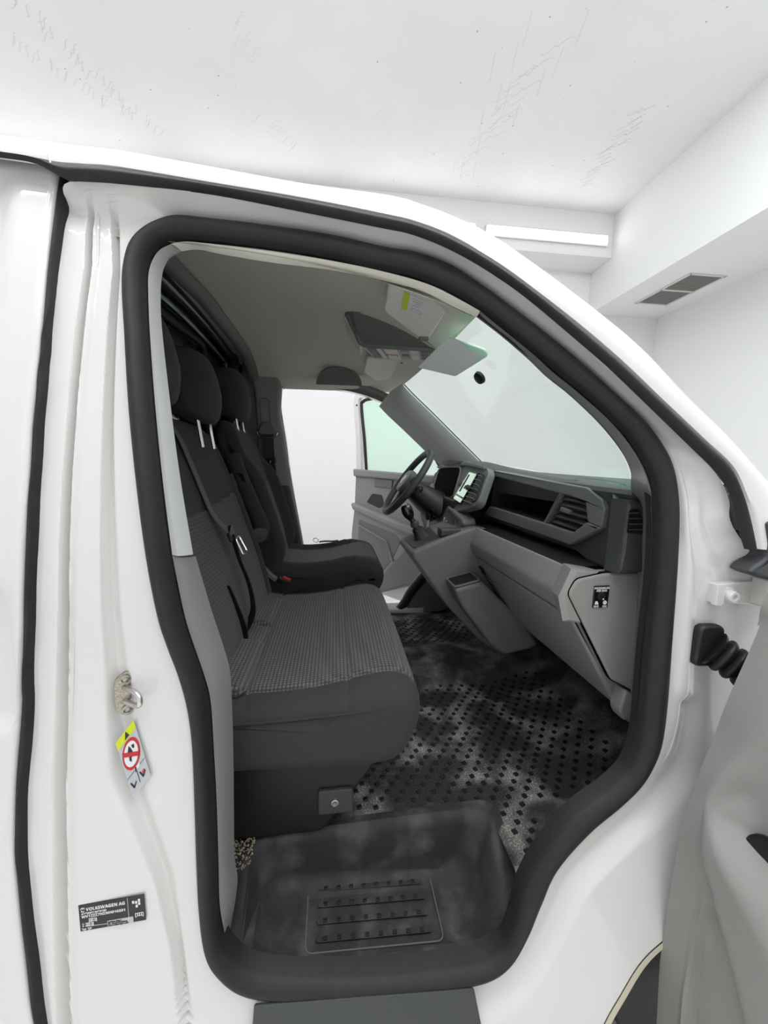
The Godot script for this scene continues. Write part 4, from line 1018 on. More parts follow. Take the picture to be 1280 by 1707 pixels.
	var fr0 := V3([0.545, 1.256, -0.128, 0.517, 1.190, -0.128, 0.532, 1.130, -0.128, 0.63, 1.115, -0.128, 0.63, 1.246, -0.128])
	var fr1 := V3([0.571, 1.251, -0.20, 0.544, 1.180, -0.20, 0.562, 1.132, -0.20, 0.63, 1.115, -0.20, 0.63, 1.240, -0.20])
	var fr2 := V3([0.556, 1.252, -0.121, 0.529, 1.192, -0.121, 0.545, 1.135, -0.121, 0.63, 1.118, -0.121, 0.63, 1.243, -0.121])
	part(dash, "fascia_return", bake(loft([fr1, fr0, fr2], true, true, true), 30), M.mid_grey)
	var gb := part(dash, "glove_box", xy.call([0.566, 1.126, 0.705, 0.890, 0.73, 0.876, 0.80, 0.90, 0.80, 1.12], -0.15, 0.70, 0.010, 0.012), M.mid_grey, "grey glove box lid")
	part(gb, "catch", slab(round_poly(P2([-0.045, -0.016, 0.045, -0.016, 0.03, 0.02, -0.03, 0.02]), 0.01), Vector3(0.598, 1.072, -0.80), Vector3.BACK, Vector3(0.5, -0.86, 0).normalized(), Vector3(-0.86, -0.5, 0), 0.006, 0.002), M.black)
	part(gb, "catch_plate", slab(rrect(0.14, 0.004, 0.0015, 2), Vector3(0.613, 1.043, -0.775), Vector3.BACK, Vector3(0.5, -0.86, 0).normalized(), Vector3(-0.86, -0.5, 0), 0.006, 0.001, 1), M.dark_plastic)
	part(dash, "lower_skirt", xy.call([0.705, 0.888, 0.735, 0.872, 0.80, 0.872, 0.80, 0.95, 0.73, 0.95], -0.13, 0.75, 0.008, 0.012), M.mid_grey)
	# ---- end cover with the airbag switch
	var cv := part(dash, "end_cover", xy.call([0.534, 1.200, 0.552, 1.234, 0.623, 1.247, 0.722, 1.244, 0.735, 1.10, 0.742, 0.934, 0.697, 0.962, 0.661, 0.980], -0.1155, 0.04, 0.006, 0.012), M.mid_grey, "grey cover on the end of the dashboard")
	part(dash, "end_post", xy.call([0.728, 1.25, 0.758, 1.25, 0.762, 0.87, 0.70, 0.872, 0.688, 0.90, 0.70, 0.955, 0.735, 0.93], -0.112, 0.04, 0.006, 0.01), M.mid_grey)
	part(cv, "cover_gap", xy.call([0.5325, 1.200, 0.5505, 1.236, 0.6225, 1.249, 0.724, 1.246, 0.737, 1.10, 0.744, 0.932, 0.697, 0.9595, 0.659, 0.9785], -0.1195, 0.01, 0.001, 0.012), M.matt_black)
	var o := Vector3(0.6145, 1.191, -0.116)
	var sp := part(cv, "airbag_switch", slab(round_poly(P2([-0.0195, -0.026, 0.0185, -0.026, 0.0205, 0.027, -0.0185, 0.027]), 0.002), o, Vector3.RIGHT, Vector3.UP, Vector3.BACK, 0.0035, 0.001), M.black_gloss, "black airbag switch plate with white lettering")
	var tw := func(text: String, x: float, y: float, hh: float):
		words(sp, text, o + Vector3(x, y, 0.004), Vector3.RIGHT, Vector3.UP, hh, M.white_print, false, "lettering", 0.9)
	# third level already: letters stay with the switch plate's parent cover
	words(cv, "PASSENGER", o + Vector3(0.0005, 0.0215, 0.0038), Vector3.RIGHT, Vector3.UP, 0.0052, M.white_print, false, "lettering", 0.95)
	words(cv, "AIR BAG", o + Vector3(0.0005, 0.0155, 0.0038), Vector3.RIGHT, Vector3.UP, 0.0052, M.white_print, false, "lettering", 0.95)
	words(cv, "OFF", o + Vector3(-0.011, -0.0225, 0.0038), Vector3.RIGHT, Vector3.UP, 0.005, M.white_print, false)
	words(cv, "ON", o + Vector3(0.010, -0.0225, 0.0038), Vector3.RIGHT, Vector3.UP, 0.005, M.white_print, false)
	part(cv, "switch_symbol", slab(P2([-0.005, -0.004, 0.005, -0.004, 0.004, 0.0, 0.002, 0.004, -0.003, 0.004]), o + Vector3(-0.0105, -0.0135, 0.0035), Vector3.RIGHT, Vector3.UP, Vector3.BACK, 0.0006, 0.0001, 1), M.white_print)
	part(cv, "switch_symbol", lathe([[0.0, 0.0], [0.005, 0.0], [0.005, 0.0006], [0.0, 0.0006]], o + Vector3(0.0105, -0.0135, 0.0033), Vector3.BACK, 16), M.white_print)
	part(cv, "switch_lock", lathe([[0.0, 0.0], [0.0095, 0.0], [0.009, 0.003], [0.006, 0.0036], [0.0055, 0.002], [0.0, 0.002]], o + Vector3(0.0, 0.003, 0.003), Vector3.BACK, 20), M.black)
	part(cv, "switch_pointer", lathe([[0.0, 0.0], [0.0022, 0.0], [0.0018, 0.001], [0.0, 0.001]], o + Vector3(0.004, -0.004, 0.0058), Vector3.BACK, 10), M.white_print)
	# ---- centre fascia: sloping plate with screen and vents
	var up := Vector3(0.43, 1.0, 0).normalized()
	var out := Vector3(-1.0, 0.43, 0).normalized()
	var fas := func(pts: Array, lift: float, dep: float, bev: float, r := 0.006) -> PackedVector3Array:   # outline in (z, y) laid on the slope, rising towards the seats
		var pp := PackedVector2Array()
		for q in P2(pts):
			pp.append(Vector2(q.x, (q.y - 1.33) * 1.0885))
		return slab(round_poly(pp, r), Vector3(0.56, 1.33, 0) + out * lift, Vector3.BACK, up, out, dep, bev, 3)
	part(dash, "centre_fascia", fas.call([-1.62, 1.35, -1.58, 1.47, -1.45, 1.505, -1.10, 1.508, -0.85, 1.487, -0.815, 1.468, -0.785, 1.35, -0.80, 1.332, -0.995, 1.285, -1.10, 1.325, -1.45, 1.34], -0.035, 0.035, 0.006, 0.012), M.frame_grey, "grey centre fascia")
	part(dash, "fascia_hood", fas.call([-1.60, 1.48, -1.45, 1.505, -1.10, 1.51, -0.86, 1.488, -0.86, 1.475, -1.10, 1.492, -1.45, 1.488], 0.0, 0.012, 0.004, 0.004), M.frame_grey)
	var cl := part(dash, "instrument_cluster", fas.call([-1.50, 1.375, -1.545, 1.465, -1.50, 1.478, -1.20, 1.482, -1.155, 1.468, -1.10, 1.352, -1.14, 1.338, -1.40, 1.345], 0.0, 0.004, 0.001, 0.02), M.matt_black, "dark instrument cluster")
	part(cl, "cluster_rim", tube(_ring_on(fas.call([-1.515, 1.372, -1.555, 1.47, -1.50, 1.486, -1.19, 1.489, -1.148, 1.472, -1.088, 1.350, -1.13, 1.330, -1.41, 1.338], 0.004, 0.002, 0.0005, 0.02), 0.0), 0.006, 6, true), M.dark_plastic)
	# radio with its display
	var rd := part(dash, "radio", fas.call([-1.027, 1.470, -0.902, 1.462, -0.946, 1.322, -1.087, 1.335], 0.0, 0.008, 0.002, 0.004), M.black_gloss, "radio with lit display")
	part(rd, "screen", fas.call([-1.012, 1.462, -0.915, 1.455, -0.945, 1.352, -1.052, 1.362], 0.008, 0.0012, 0.0004, 0.003), M.screen_glow, "pale lit display")
	part(rd, "screen", fas.call([-1.055, 1.354, -0.948, 1.345, -0.956, 1.328, -1.066, 1.338], 0.008, 0.0012, 0.0004, 0.003), M.screen_glow, "pale lit key row")
	part(rd, "screen_bar", fas.call([-1.005, 1.452, -0.985, 1.451, -1.012, 1.372, -1.034, 1.374], 0.0092, 0.0006, 0.0002, 0.002), M.black)
	part(rd, "screen_tile", fas.call([-0.952, 1.400, -0.932, 1.399, -0.938, 1.384, -0.958, 1.385], 0.0092, 0.0006, 0.0002, 0.002), M.black)
	part(rd, "screen_tile", fas.call([-0.985, 1.404, -0.967, 1.403, -0.974, 1.388, -0.992, 1.389], 0.0092, 0.0006, 0.0002, 0.002), M.black)
	part(rd, "rotary_knob", lathe([[0.0, 0.0], [0.012, 0.0], [0.011, 0.014], [0.0, 0.015]], Vector3(fx(1.405), 1.405, -1.047) + out * 0.008, out, 18), M.soft_black)
	part(rd, "rotary_knob", lathe([[0.0, 0.0], [0.012, 0.0], [0.011, 0.014], [0.0, 0.015]], Vector3(fx(1.395), 1.395, -0.925) + out * 0.008, out, 18), M.soft_black)
	# centre vent
	var cvn := part(dash, "air_vent", fas.call([-0.892, 1.462, -0.832, 1.455, -0.800, 1.357, -0.85, 1.338, -0.936, 1.326], 0.0, 0.004, 0.001, 0.004), M.black, "centre air vent with slanting blades")
	for i in 7:
		var s := i / 6.0
		var y := lerpf(1.340, 1.450, s)
		var zl := lerpf(-0.925, -0.89, s)
		var zr := lerpf(-0.812, -0.838, s)
		part(cvn, "blade", strap(PackedVector3Array([Vector3(fx(y), y, zl) + out * 0.006, Vector3(fx(y - 0.004), y - 0.004, zr) + out * 0.008]), out + up * 0.4, 0.012, 0.003), M.frame_grey)
	var lv := part(dash, "air_vent", fas.call([-1.60, 1.395, -1.60, 1.45, -1.56, 1.46, -1.53, 1.39], 0.0, 0.004, 0.001, 0.004), M.black, "driver side air vent")
	for i in 4:
		var y := 1.402 + i * 0.014
		part(lv, "blade", box(Vector3(fx(y) - 0.006, y, -1.575), Vector3(0.01, 0.003, 0.06), 0.0008, 1), M.frame_grey)
	# ---- climate panel
	var cp := part(dash, "climate_panel", zy.call([-1.075, 1.305, -1.17, 1.225, -1.165, 1.205, -0.956, 1.152, -0.845, 1.252, -0.86, 1.275], 0.528, 0.06, 0.008, 0.012), M.dark_plastic, "climate control panel")
	part(cp, "button_field", zy.call([-1.06, 1.288, -1.135, 1.225, -0.985, 1.19, -0.90, 1.26], 0.525, 0.006, 0.002, 0.008), M.black)
	for i in 4:
		var q := Vector3(0.519, 1.232 - i * 0.011, -1.095 + i * 0.034)
		part(cp, "lever", slab(rrect(0.011, 0.034, 0.004, 3), q, Vector3(0, -0.3, 1).normalized(), Vector3(0, 0.95, 0.3), Vector3.RIGHT, 0.008, 0.002), M.white_plastic if i < 3 else M.soft_black)
	for i in 3:
		part(cp, "button", slab(rrect(0.03, 0.014, 0.003, 2), Vector3(0.522, 1.272 - i * 0.009, -1.04 + i * 0.034), Vector3(0, -0.3, 1).normalized(), Vector3(0, 0.95, 0.3), Vector3.RIGHT, 0.005, 0.0015), M.soft_black)
	part(cp, "blank_cover", slab(round_poly(P2([-0.028, -0.035, 0.026, -0.033, 0.032, 0.03, -0.022, 0.035]), 0.004), Vector3(0.5275, 1.212, -0.925), Vector3(0, -0.45, 1).normalized(), Vector3(0, 0.95, 0.35).normalized(), Vector3.LEFT, 0.003, 0.001), M.pillar_dark)
	# ---- column cowl behind the wheel, down to the knee panel
	part(dash, "knee_panel", xy.call([0.545, 1.34, 0.52, 1.20, 0.60, 0.95, 0.75, 0.93, 0.78, 1.34], -1.02, 0.60, 0.01, 0.02), M.black)
	# ---- console with gear lever base and pocket
	var cs := part(dash, "console", xy.call([0.305, 1.128, 0.312, 1.150, 0.43, 1.200, 0.56, 1.245, 0.80, 1.22, 0.86, 0.72, 0.69, 0.70, 0.60, 0.765, 0.455, 0.92], -0.80, 0.30, 0.012, 0.02), M.dark_plastic, "grey centre console below the gear lever")
	part(cs, "well", slab(round_poly(P2([0.325, -0.83, 0.43, -0.83, 0.45, -1.06, 0.325, -1.06]), 0.02), Vector3(0, 1.012, 0), Vector3(1, 0.42, 0).normalized() * 1.08, Vector3.BACK, Vector3(-0.39, 0.92, 0), 0.012, 0.003), M.soft_black)
	part(cs, "coin_tray", box(Vector3(0.47, 1.222, -0.845), Vector3(0.085, 0.03, 0.06), 0.008, 3), M.soft_black)
	var pk := part(cs, "pocket", slab(round_poly(P2([0.447, 1.028, 0.56, 1.055, 0.74, 0.88, 0.80, 0.79, 0.776, 0.772, 0.655, 0.752, 0.60, 0.80, 0.475, 0.965]), 0.018), Vector3(0, 0, -0.81), Vector3.RIGHT, Vector3.UP, Vector3.BACK, 0.13, 0.014, 3), M.dark_plastic, "grey side pocket of the console")
	part(cs, "pocket_mouth", slab(round_poly(P2([0.0, 0.012, 0.104, 0.012, 0.104, 0.112, 0.0, 0.112]), 0.012), Vector3(0.452, 1.031, -0.81), Vector3(0.972, 0.232, 0), Vector3.BACK, Vector3(-0.232, 0.972, 0), 0.004, 0.001, 1), M.black)
	part(cs, "pocket_rim", tube(_loop([Vector3(0.452, 1.034, -0.802), Vector3(0.553, 1.058, -0.802), Vector3(0.553, 1.058, -0.692), Vector3(0.452, 1.034, -0.692)], 0.015), 0.0045, 6, true), M.dark_plastic)

func _loop(p: Array, r: float) -> PackedVector3Array:     # rounded closed outline through corner points
	var out := PackedVector3Array()
	for i in p.size():
		var a: Vector3 = p[(i - 1 + p.size()) % p.size()]
		var b: Vector3 = p[i]
		var c: Vector3 = p[(i + 1) % p.size()]
		var s := b + (a - b).normalized() * r
		var e := b + (c - b).normalized() * r
		for k in 4:
			var f := k / 3.0
			out.append(s.lerp(b, f).lerp(b.lerp(e, f), f))
	return out

func _ring_on(t: PackedVector3Array, _k: float) -> PackedVector3Array:   # first outline ring of a plate made by slab()
	var out := PackedVector3Array()
	for i in range(0, t.size(), 6):
		var p := t[i]
		if out.size() > 2 and p.distance_to(out[0]) < 0.0005:
			break
		out.append(p)
	return out

func steering() -> void:
	var o := Vector3(0.375, 1.408, -1.28)
	var up := Vector3(0.592, 0.806, 0).normalized()
	var ax := Vector3(-0.806, 0.592, 0).normalized()          # towards the driver
	var t := thing("steering_wheel", "black three spoke steering wheel in front of the driver seat", "steering wheel", o)
	var ring := PackedVector3Array()
	for i in 64:
		var a := TAU * i / 64
		ring.append(o + up * cos(a) * 0.188 + Vector3.BACK * sin(a) * 0.188)
	part(t, "rim", bake(tube(ring, 0.0175, 14, true), 60), M.soft_black)
	var hub := PackedVector2Array()
	for q in [[-0.085, 0.035], [-0.05, 0.062], [0.05, 0.062], [0.085, 0.035], [0.07, -0.03], [0.035, -0.065], [-0.035, -0.065], [-0.07, -0.03]]:
		hub.append(Vector2(q[0], q[1]))
	var pad := part(t, "hub", slab(round_poly(hub, 0.03, 5), o - ax * 0.01, Vector3.BACK, up, ax, 0.035, 0.012, 4), M.frame_grey)
	part(pad, "badge", lathe([[0.0, 0.0], [0.026, 0.0], [0.026, 0.002], [0.023, 0.003], [0.022, 0.0015], [0.0, 0.0015]], o + ax * 0.025, ax, 28), M.steel)
	words(pad, "VW", o + ax * 0.0275, Vector3.BACK * -1.0, up, 0.03, M.steel, false, "badge_letters")
	for s in [[-1.0, 0.25], [1.0, 0.25], [0.0, -1.0]]:
		var dir: Vector3 = (Vector3.BACK * float(s[0]) + up * float(s[1])).normalized()
		var path := PackedVector3Array([o + dir * 0.05 - ax * 0.002, o + dir * 0.11 - ax * 0.008, o + dir * 0.18])
		part(t, "spoke", bake(tube(path, [0.026, 0.02, 0.017], 10, false, 0.45, ax), 60), M.soft_black)
	part(t, "column_cowl", bake(loft(_cowl(o, ax, up), true, true, true), 50), M.black)
	part(t, "wiper_stalk", tube(spline(PackedVector3Array([o - ax * 0.05 + Vector3.BACK * 0.05, o - ax * 0.05 + Vector3.BACK * 0.12 + up * 0.005, o - ax * 0.04 + Vector3.BACK * 0.17 - up * 0.01]), 10), [0.008, 0.009, 0.01, 0.011, 0.012, 0.013, 0.014, 0.014, 0.013, 0.009], 10), M.black)
	# ignition lock, key and tag
	var k := Vector3(0.468, 1.262, -1.115)
	part(t, "ignition_lock", lathe([[0.0, 0.0], [0.024, 0.0], [0.022, 0.012], [0.014, 0.014], [0.013, 0.01], [0.0, 0.01]], k, Vector3(-0.8, 0.1, 0.6).normalized(), 20), M.black_gloss)
	var key := thing("ignition_key", "ignition key in its lock with a white paper tag hanging down", "key", k + Vector3(-0.02, -0.1, 0.02))
	part(key, "key_head", slab(rrect(0.022, 0.034, 0.008), k + Vector3(-0.02, -0.012, 0.012), Vector3(0.6, 0, 0.8), Vector3.UP, Vector3(-0.8, 0, 0.6), 0.008, 0.002), M.black)
	part(key, "tag", slab(rrect(0.018, 0.085, 0.003, 2), k + Vector3(-0.026, -0.068, 0.016), Vector3(0.35, 0.05, 0.93).normalized(), Vector3(0.06, 1, 0).normalized(), Vector3(-0.93, 0, 0.35), 0.0015, 0.0004, 1), M.white_plastic, "white paper tag")
	# gear lever
	var gl := thing("gear_lever", "black gear lever with rubber gaiter on the centre console", "gear lever", Vector3(0.386, 1.17, -0.93))
	part(gl, "knob", lathe([[0.0, 0.034], [0.014, 0.032], [0.023, 0.022], [0.026, 0.004], [0.023, -0.018], [0.015, -0.034], [0.012, -0.04], [0.0, -0.04]], Vector3(0.313, 1.296, -0.945), Vector3(-0.42, 0.9, 0.0).normalized(), 22), M.black_gloss)
	part(gl, "shaft", tube(PackedVector3Array([Vector3(0.332, 1.262, -0.943), Vector3(0.365, 1.205, -0.938)]), [0.012, 0.016], 12), M.black)
	part(gl, "collar", lathe([[0.0, -0.008], [0.020, -0.008], [0.020, 0.006], [0.014, 0.012], [0.0, 0.012]], Vector3(0.345, 1.240, -0.942), Vector3(-0.5, 0.86, 0), 16), M.soft_black)
	var gr := []
	for i in 7:
		var s := i / 6.0
		var r := lerpf(0.022, 0.05, s * s) * (1.0 + 0.10 * (i % 2))
		var c := Vector3(0.358, 1.222, -0.94).lerp(Vector3(0.388, 1.165, -0.93), s)
		var rg := PackedVector3Array()
		for q in rrect(r * 2, r * 2, r * 0.7, 3):
			rg.append(c + Vector3(q.x, q.x * 0.35, q.y))
		gr.append(rg)
	part(gl, "gaiter", bake(loft(gr, true, true, false), 45), M.rubber)

func _cowl(o: Vector3, ax: Vector3, up: Vector3) -> Array:
	var rs := []
	for k in [[0.0, 0.045], [-0.02, 0.062], [-0.07, 0.072], [-0.13, 0.085], [-0.20, 0.11]]:
		var ring := PackedVector3Array()
		for i in 24:
			var a := TAU * i / 24
			ring.append(o - up * 0.012 + ax * (float(k[0]) - 0.012) + up * cos(a) * float(k[1]) * 0.85 + Vector3.BACK * sin(a) * float(k[1]))
		rs.append(ring)
	return rs

# ---------------------------------------------------------------- seats
func headrest(seat: Node3D, c: Vector3, w: float) -> void:
	var prof := smooth_closed(P2([-0.055, -0.095, -0.06, 0.0, -0.05, 0.09, -0.01, 0.118, 0.035, 0.095, 0.055, 0.02, 0.052, -0.06, 0.03, -0.112, -0.02, -0.115]), 40)
	var pp := PackedVector2Array()
	for q in prof:
		pp.append(Vector2(c.x + q.x - q.y * 0.08, c.y + q.y))
	var rings := bolster(pp, c.z + w / 2, c.z - w / 2, 0.045, 8, func(p: Vector3) -> Vector3:
		var s := (p.z - c.z) / (w / 2)
		return p + Vector3(-0.03 * s * s, -0.022 * s * s * signf(p.y - c.y), 0))
	var h := part(seat, "headrest", bake(loft(rings, true, true, true), 60), M.cloth_plain)
	for s in [-1, 1]:
		part(h, "headrest_post", tube(PackedVector3Array([c + Vector3(0.005, -0.09, 0.06 * s), c + Vector3(0.02, -0.20, 0.06 * s)]), 0.006, 8), M.steel)

func bench() -> void:
	var b := thing("bench_seat", "dark grey cloth two-seat passenger bench nearest the camera", "seat", Vector3(-0.1, 0.58, -0.54))
	# cushion
	var prof := smooth_closed(P2([-0.33, 0.80, -0.335, 0.93, -0.30, 0.972, -0.18, 0.960, -0.05, 0.966, 0.05, 0.985, 0.12, 0.995, 0.168, 0.985, 0.196, 0.955, 0.203, 0.91, 0.188, 0.85, 0.155, 0.80, 0.10, 0.782, -0.05, 0.785, -0.2, 0.79]), 230)
	var lift := func(p: Vector3) -> Vector3:
		var q := p
		if p.y > 0.93:
			var s := (p.z + 0.54) / 0.41
			q.y += 0.012 * (1.0 - s * s) - 0.010 * smoothstep(0.80, 1.0, absf(s))
			q.y -= 0.006 * exp(-pow((p.x - 0.030) / 0.006, 2))             # seam across the cushion
			q.y -= 0.006 * exp(-pow((p.x + 0.205) / 0.006, 2))
			q.y -= 0.006 * exp(-pow((absf(p.z + 0.54) - 0.345) / 0.009, 2))
		else:
			q.z -= signf(p.z + 0.54) * 0.006 * exp(-pow((p.y - 0.928 + 0.0 * p.x) / 0.005, 2)) if absf(p.z + 0.54) > 0.36 else 0.0
		return q
	var rings := bolster(prof, -0.13, -0.95, 0.05, 84, lift)
	var centre := func(p: Vector3) -> bool:
		return p.y > 0.915 and absf(p.z + 0.54) < 0.345 and p.x < 0.192
	var cu := part(b, "cushion", bake(loft(rings, true, true, true), 60) if false else bake(_with_caps(rings, func(p): return not centre.call(p)), 60), M.cloth_plain)
	part(cu, "cushion_panel", bake(loft_where(rings, centre), 60), M.cloth_check, "checked cloth seat panel")
	var seam := PackedVector3Array()
	for i in 40:
		var s := i / 39.0
		seam.append(Vector3(lerpf(-0.30, 0.19, s), 0.926 + 0.016 * s * s, -0.130 - 0.022 * pow(s, 10)))
	part(cu, "piping", tube(seam, 0.0024, 6), M.cloth_plain)
	# backrest
	var bp := smooth_closed(P2([-0.27, 0.90, -0.287, 1.02, -0.318, 1.15, -0.365, 1.30, -0.408, 1.434, -0.452, 1.55, -0.482, 1.612, -0.515, 1.635, -0.548, 1.62, -0.555, 1.57, -0.50, 1.40, -0.44, 1.20, -0.40, 1.0, -0.385, 0.90, -0.33, 0.88]), 200)
	var push := func(p: Vector3) -> Vector3:
		var q := p
		var f := Vector3(0.93, 0.36, 0)
		var s := (p.z + 0.54) / 0.41
		var fx0 := -0.30 - (p.y - 1.05) * 0.30
		if p.x > fx0 - 0.05 and p.y > 0.93 and p.y < 1.62:
			q += f * (0.016 * (1.0 - s * s) + 0.014 * exp(-pow((absf(p.z + 0.54) - 0.36) / 0.05, 2)))
			q -= f * 0.005 * exp(-pow((p.y - 1.365 + 0.06 * (p.z + 0.54)) / 0.006, 2))
			q -= f * 0.004 * exp(-pow((absf(p.z + 0.54) - 0.315) / 0.006, 2))
		if p.y > 1.45:
			q.y -= 0.06 * pow(clampf(absf(s) - 0.55, 0.0, 1.0) / 0.45, 2)
		return q
	rings = bolster(bp, -0.13, -0.95, 0.045, 60, push)
	var low := func(p: Vector3) -> bool:
		return p.x > -0.33 - (p.y - 1.05) * 0.30 and absf(p.z + 0.54) < 0.315 and p.y > 0.9 and p.y < 1.365 - 0.06 * (p.z + 0.54)
	var bk := part(b, "backrest", bake(_with_caps(rings, func(p): return not low.call(p)), 60), M.cloth_plain)
	part(bk, "backrest_panel", bake(loft_where(rings, low), 60), M.cloth_rib, "ribbed cloth back panel")
	# tunnel flaps at the rear of the cushion where the buckles come through
	for z in [-0.30, -0.67]:
		part(b, "cushion_tongue", bake(loft(bolster(smooth_closed(P2([-0.36, 0.955, -0.30, 0.992, -0.235, 0.990, -0.205, 0.975, -0.23, 0.955, -0.30, 0.945]), 30), z + 0.13, z - 0.13, 0.02, 8, func(p: Vector3) -> Vector3: return p), true, true, true), 60), M.cloth_check)
	headrest(b, Vector3(-0.43, 1.745, -0.30), 0.27)
	headrest(b, Vector3(-0.445, 1.745, -0.715), 0.27)
	# black box under the seat
	var bs := part(b, "seat_box", slab(round_poly(P2([-0.40, 0.585, -0.035, 0.585, 0.10, 0.76, 0.11, 0.80, -0.40, 0.80]), 0.012), Vector3(0, 0, -0.185), Vector3.RIGHT, Vector3.UP, Vector3.FORWARD, 0.74, 0.008, 3), M.black, "black box under the bench")
	part(bs, "jack_plate", slab(rrect(0.085, 0.065, 0.008), Vector3(-0.002, 0.672, -0.187), Vector3.RIGHT, Vector3(0.0, 1, 0.0), Vector3.BACK, 0.012, 0.004), M.soft_black, "black lock plate")
	part(bs, "lock", lathe([[0.0, 0.0], [0.0105, 0.0], [0.0095, 0.004], [0.006, 0.0045], [0.0, 0.003]], Vector3(-0.004, 0.672, -0.175), Vector3.BACK, 20), M.steel)
	part(bs, "rail", tube(PackedVector3Array([Vector3(-0.36, 0.795, -0.165), Vector3(-0.16, 0.795, -0.165)]), 0.008, 8), M.black_gloss)

func _with_caps(rings: Array, test: Callable) -> PackedVector3Array:
	var t := loft_where(rings, test)
	t.append_array(cap(rings[0], true))
	t.append_array(cap(rings[rings.size() - 1], false))
	return t

func driver_seat() -> void:
	var b := thing("driver_seat", "dark grey cloth driver seat with side bolsters beyond the bench", "seat", Vector3(-0.05, 0.6, -1.28))
	var zc := -1.275
	var prof := smooth_closed(P2([-0.31, 0.87, -0.315, 1.0, -0.27, 1.035, -0.15, 1.025, -0.02, 1.035, 0.08, 1.058, 0.15, 1.065, 0.195, 1.05, 0.222, 1.015, 0.228, 0.97, 0.21, 0.92, 0.17, 0.885, 0.05, 0.87, -0.2, 0.87]), 80)
	var rings := bolster(prof, -1.02, -1.53, 0.05, 40, func(p: Vector3) -> Vector3:
		var q := p
		var s := (p.z - zc) / 0.255
		if p.y > 0.98:
			q.y += 0.022 * smoothstep(0.62, 0.78, absf(s)) * smoothstep(0.17, 0.05, p.x) - 0.012 * smoothstep(0.9, 1.0, absf(s))
			q.y -= 0.005 * exp(-pow((p.x - 0.075) / 0.006, 2))
		return q)
	var centre := func(p: Vector3) -> bool:
		return p.y > 0.98 and absf(p.z - zc) < 0.16 and p.x < 0.20
	var cu := part(b, "cushion", bake(_with_caps(rings, func(p): return not centre.call(p)), 60), M.cloth_plain)
	part(cu, "cushion_panel", bake(loft_where(rings, centre), 60), M.cloth_check, "checked cloth seat panel")
	var bp := smooth_closed(P2([-0.25, 0.97, -0.262, 1.09, -0.292, 1.22, -0.335, 1.36, -0.378, 1.50, -0.412, 1.60, -0.44, 1.66, -0.475, 1.682, -0.508, 1.66, -0.51, 1.58, -0.455, 1.40, -0.40, 1.20, -0.365, 1.0, -0.30, 0.95]), 80)
	rings = bolster(bp, -1.02, -1.53, 0.045, 40, func(p: Vector3) -> Vector3:
		var q := p
		var s := (p.z - zc) / 0.255
		var fx0 := -0.27 - (p.y - 1.09) * 0.29
		if p.x > fx0 - 0.05 and p.y < 1.64:
			q += Vector3(0.93, 0.3, 0) * (0.05 * smoothstep(0.60, 0.80, absf(s)) * smoothstep(0.98, 1.12, p.y) * smoothstep(1.58, 1.40, p.y))
			q -= Vector3(0.93, 0.3, 0) * 0.005 * exp(-pow((p.y - 1.40) / 0.006, 2)) * smoothstep(0.62, 0.58, absf(s))
		if p.y > 1.42:
			q.z -= signf(s) * 0.055 * smoothstep(1.42, 1.66, p.y) * absf(s)
		return q)
	var low := func(p: Vector3) -> bool:
		return p.x > -0.29 - (p.y - 1.09) * 0.29 and absf(p.z - zc) < 0.155 and p.y > 1.0 and p.y < 1.40
	var bk := part(b, "backrest", bake(_with_caps(rings, func(p): return not low.call(p)), 60), M.cloth_plain)
	part(bk, "backrest_panel", bake(loft_where(rings, low), 60), M.cloth_rib, "ribbed cloth back panel")
	headrest(b, Vector3(-0.45, 1.81, -1.24), 0.26)
	# folded-up armrest on the inner side
	var path := spline(V3([-0.418, 1.528, -1.0, -0.392, 1.45, -0.985, -0.345, 1.33, -0.98, -0.308, 1.235, -0.985, -0.312, 1.175, -0.99]), 24)
	var ar := part(b, "armrest", bake(tube(path, 0.032, 14, false, 1.0), 60), M.cloth_plain)
	part(ar, "pivot_cap", lathe([[0.0, 0.0], [0.034, 0.0], [0.036, 0.012], [0.03, 0.024], [0.0, 0.028]], Vector3(-0.316, 1.20, -0.965), Vector3(0.3, 0, 0.95).normalized(), 24), M.soft_black)
	part(ar, "strap_clip", slab(rrect(0.034, 0.034, 0.004, 2), Vector3(-0.375, 1.44, -0.957), Vector3(0.93, -0.3, 0.2).normalized(), Vector3(-0.35, 0.93, 0).normalized(), Vector3.BACK, 0.006, 0.002), M.black)
	part(b, "seat_base", slab(round_poly(P2([-0.30, 0.60, 0.05, 0.60, 0.12, 0.88, -0.30, 0.88]), 0.015), Vector3(0, 0, -1.05), Vector3.RIGHT, Vector3.UP, Vector3.FORWARD, 0.45, 0.01, 3), M.black)
	# thin strap with a ring lying on the outer edge of the cushion
	var st := thing("hooked_strap", "thin dark strap with a small wire ring lying on the driver seat", "strap", Vector3(-0.05, 1.06, -1.45))
	part(st, "strap", strap(spline(V3([-0.085, 1.066, -1.46, -0.05, 1.070, -1.455, -0.01, 1.070, -1.45, 0.02, 1.074, -1.45]), 10), Vector3.BACK, 0.02, 0.006), M.black)
	var ring := PackedVector3Array()
	for i in 16:
		var a := TAU * i / 16
		ring.append(Vector3(-0.105 + 0.014 * cos(a), 1.076 + 0.012 * sin(a), -1.455 + 0.006 * cos(a)))
	part(st, "wire_ring", tube(ring, 0.0018, 6, true), M.steel)

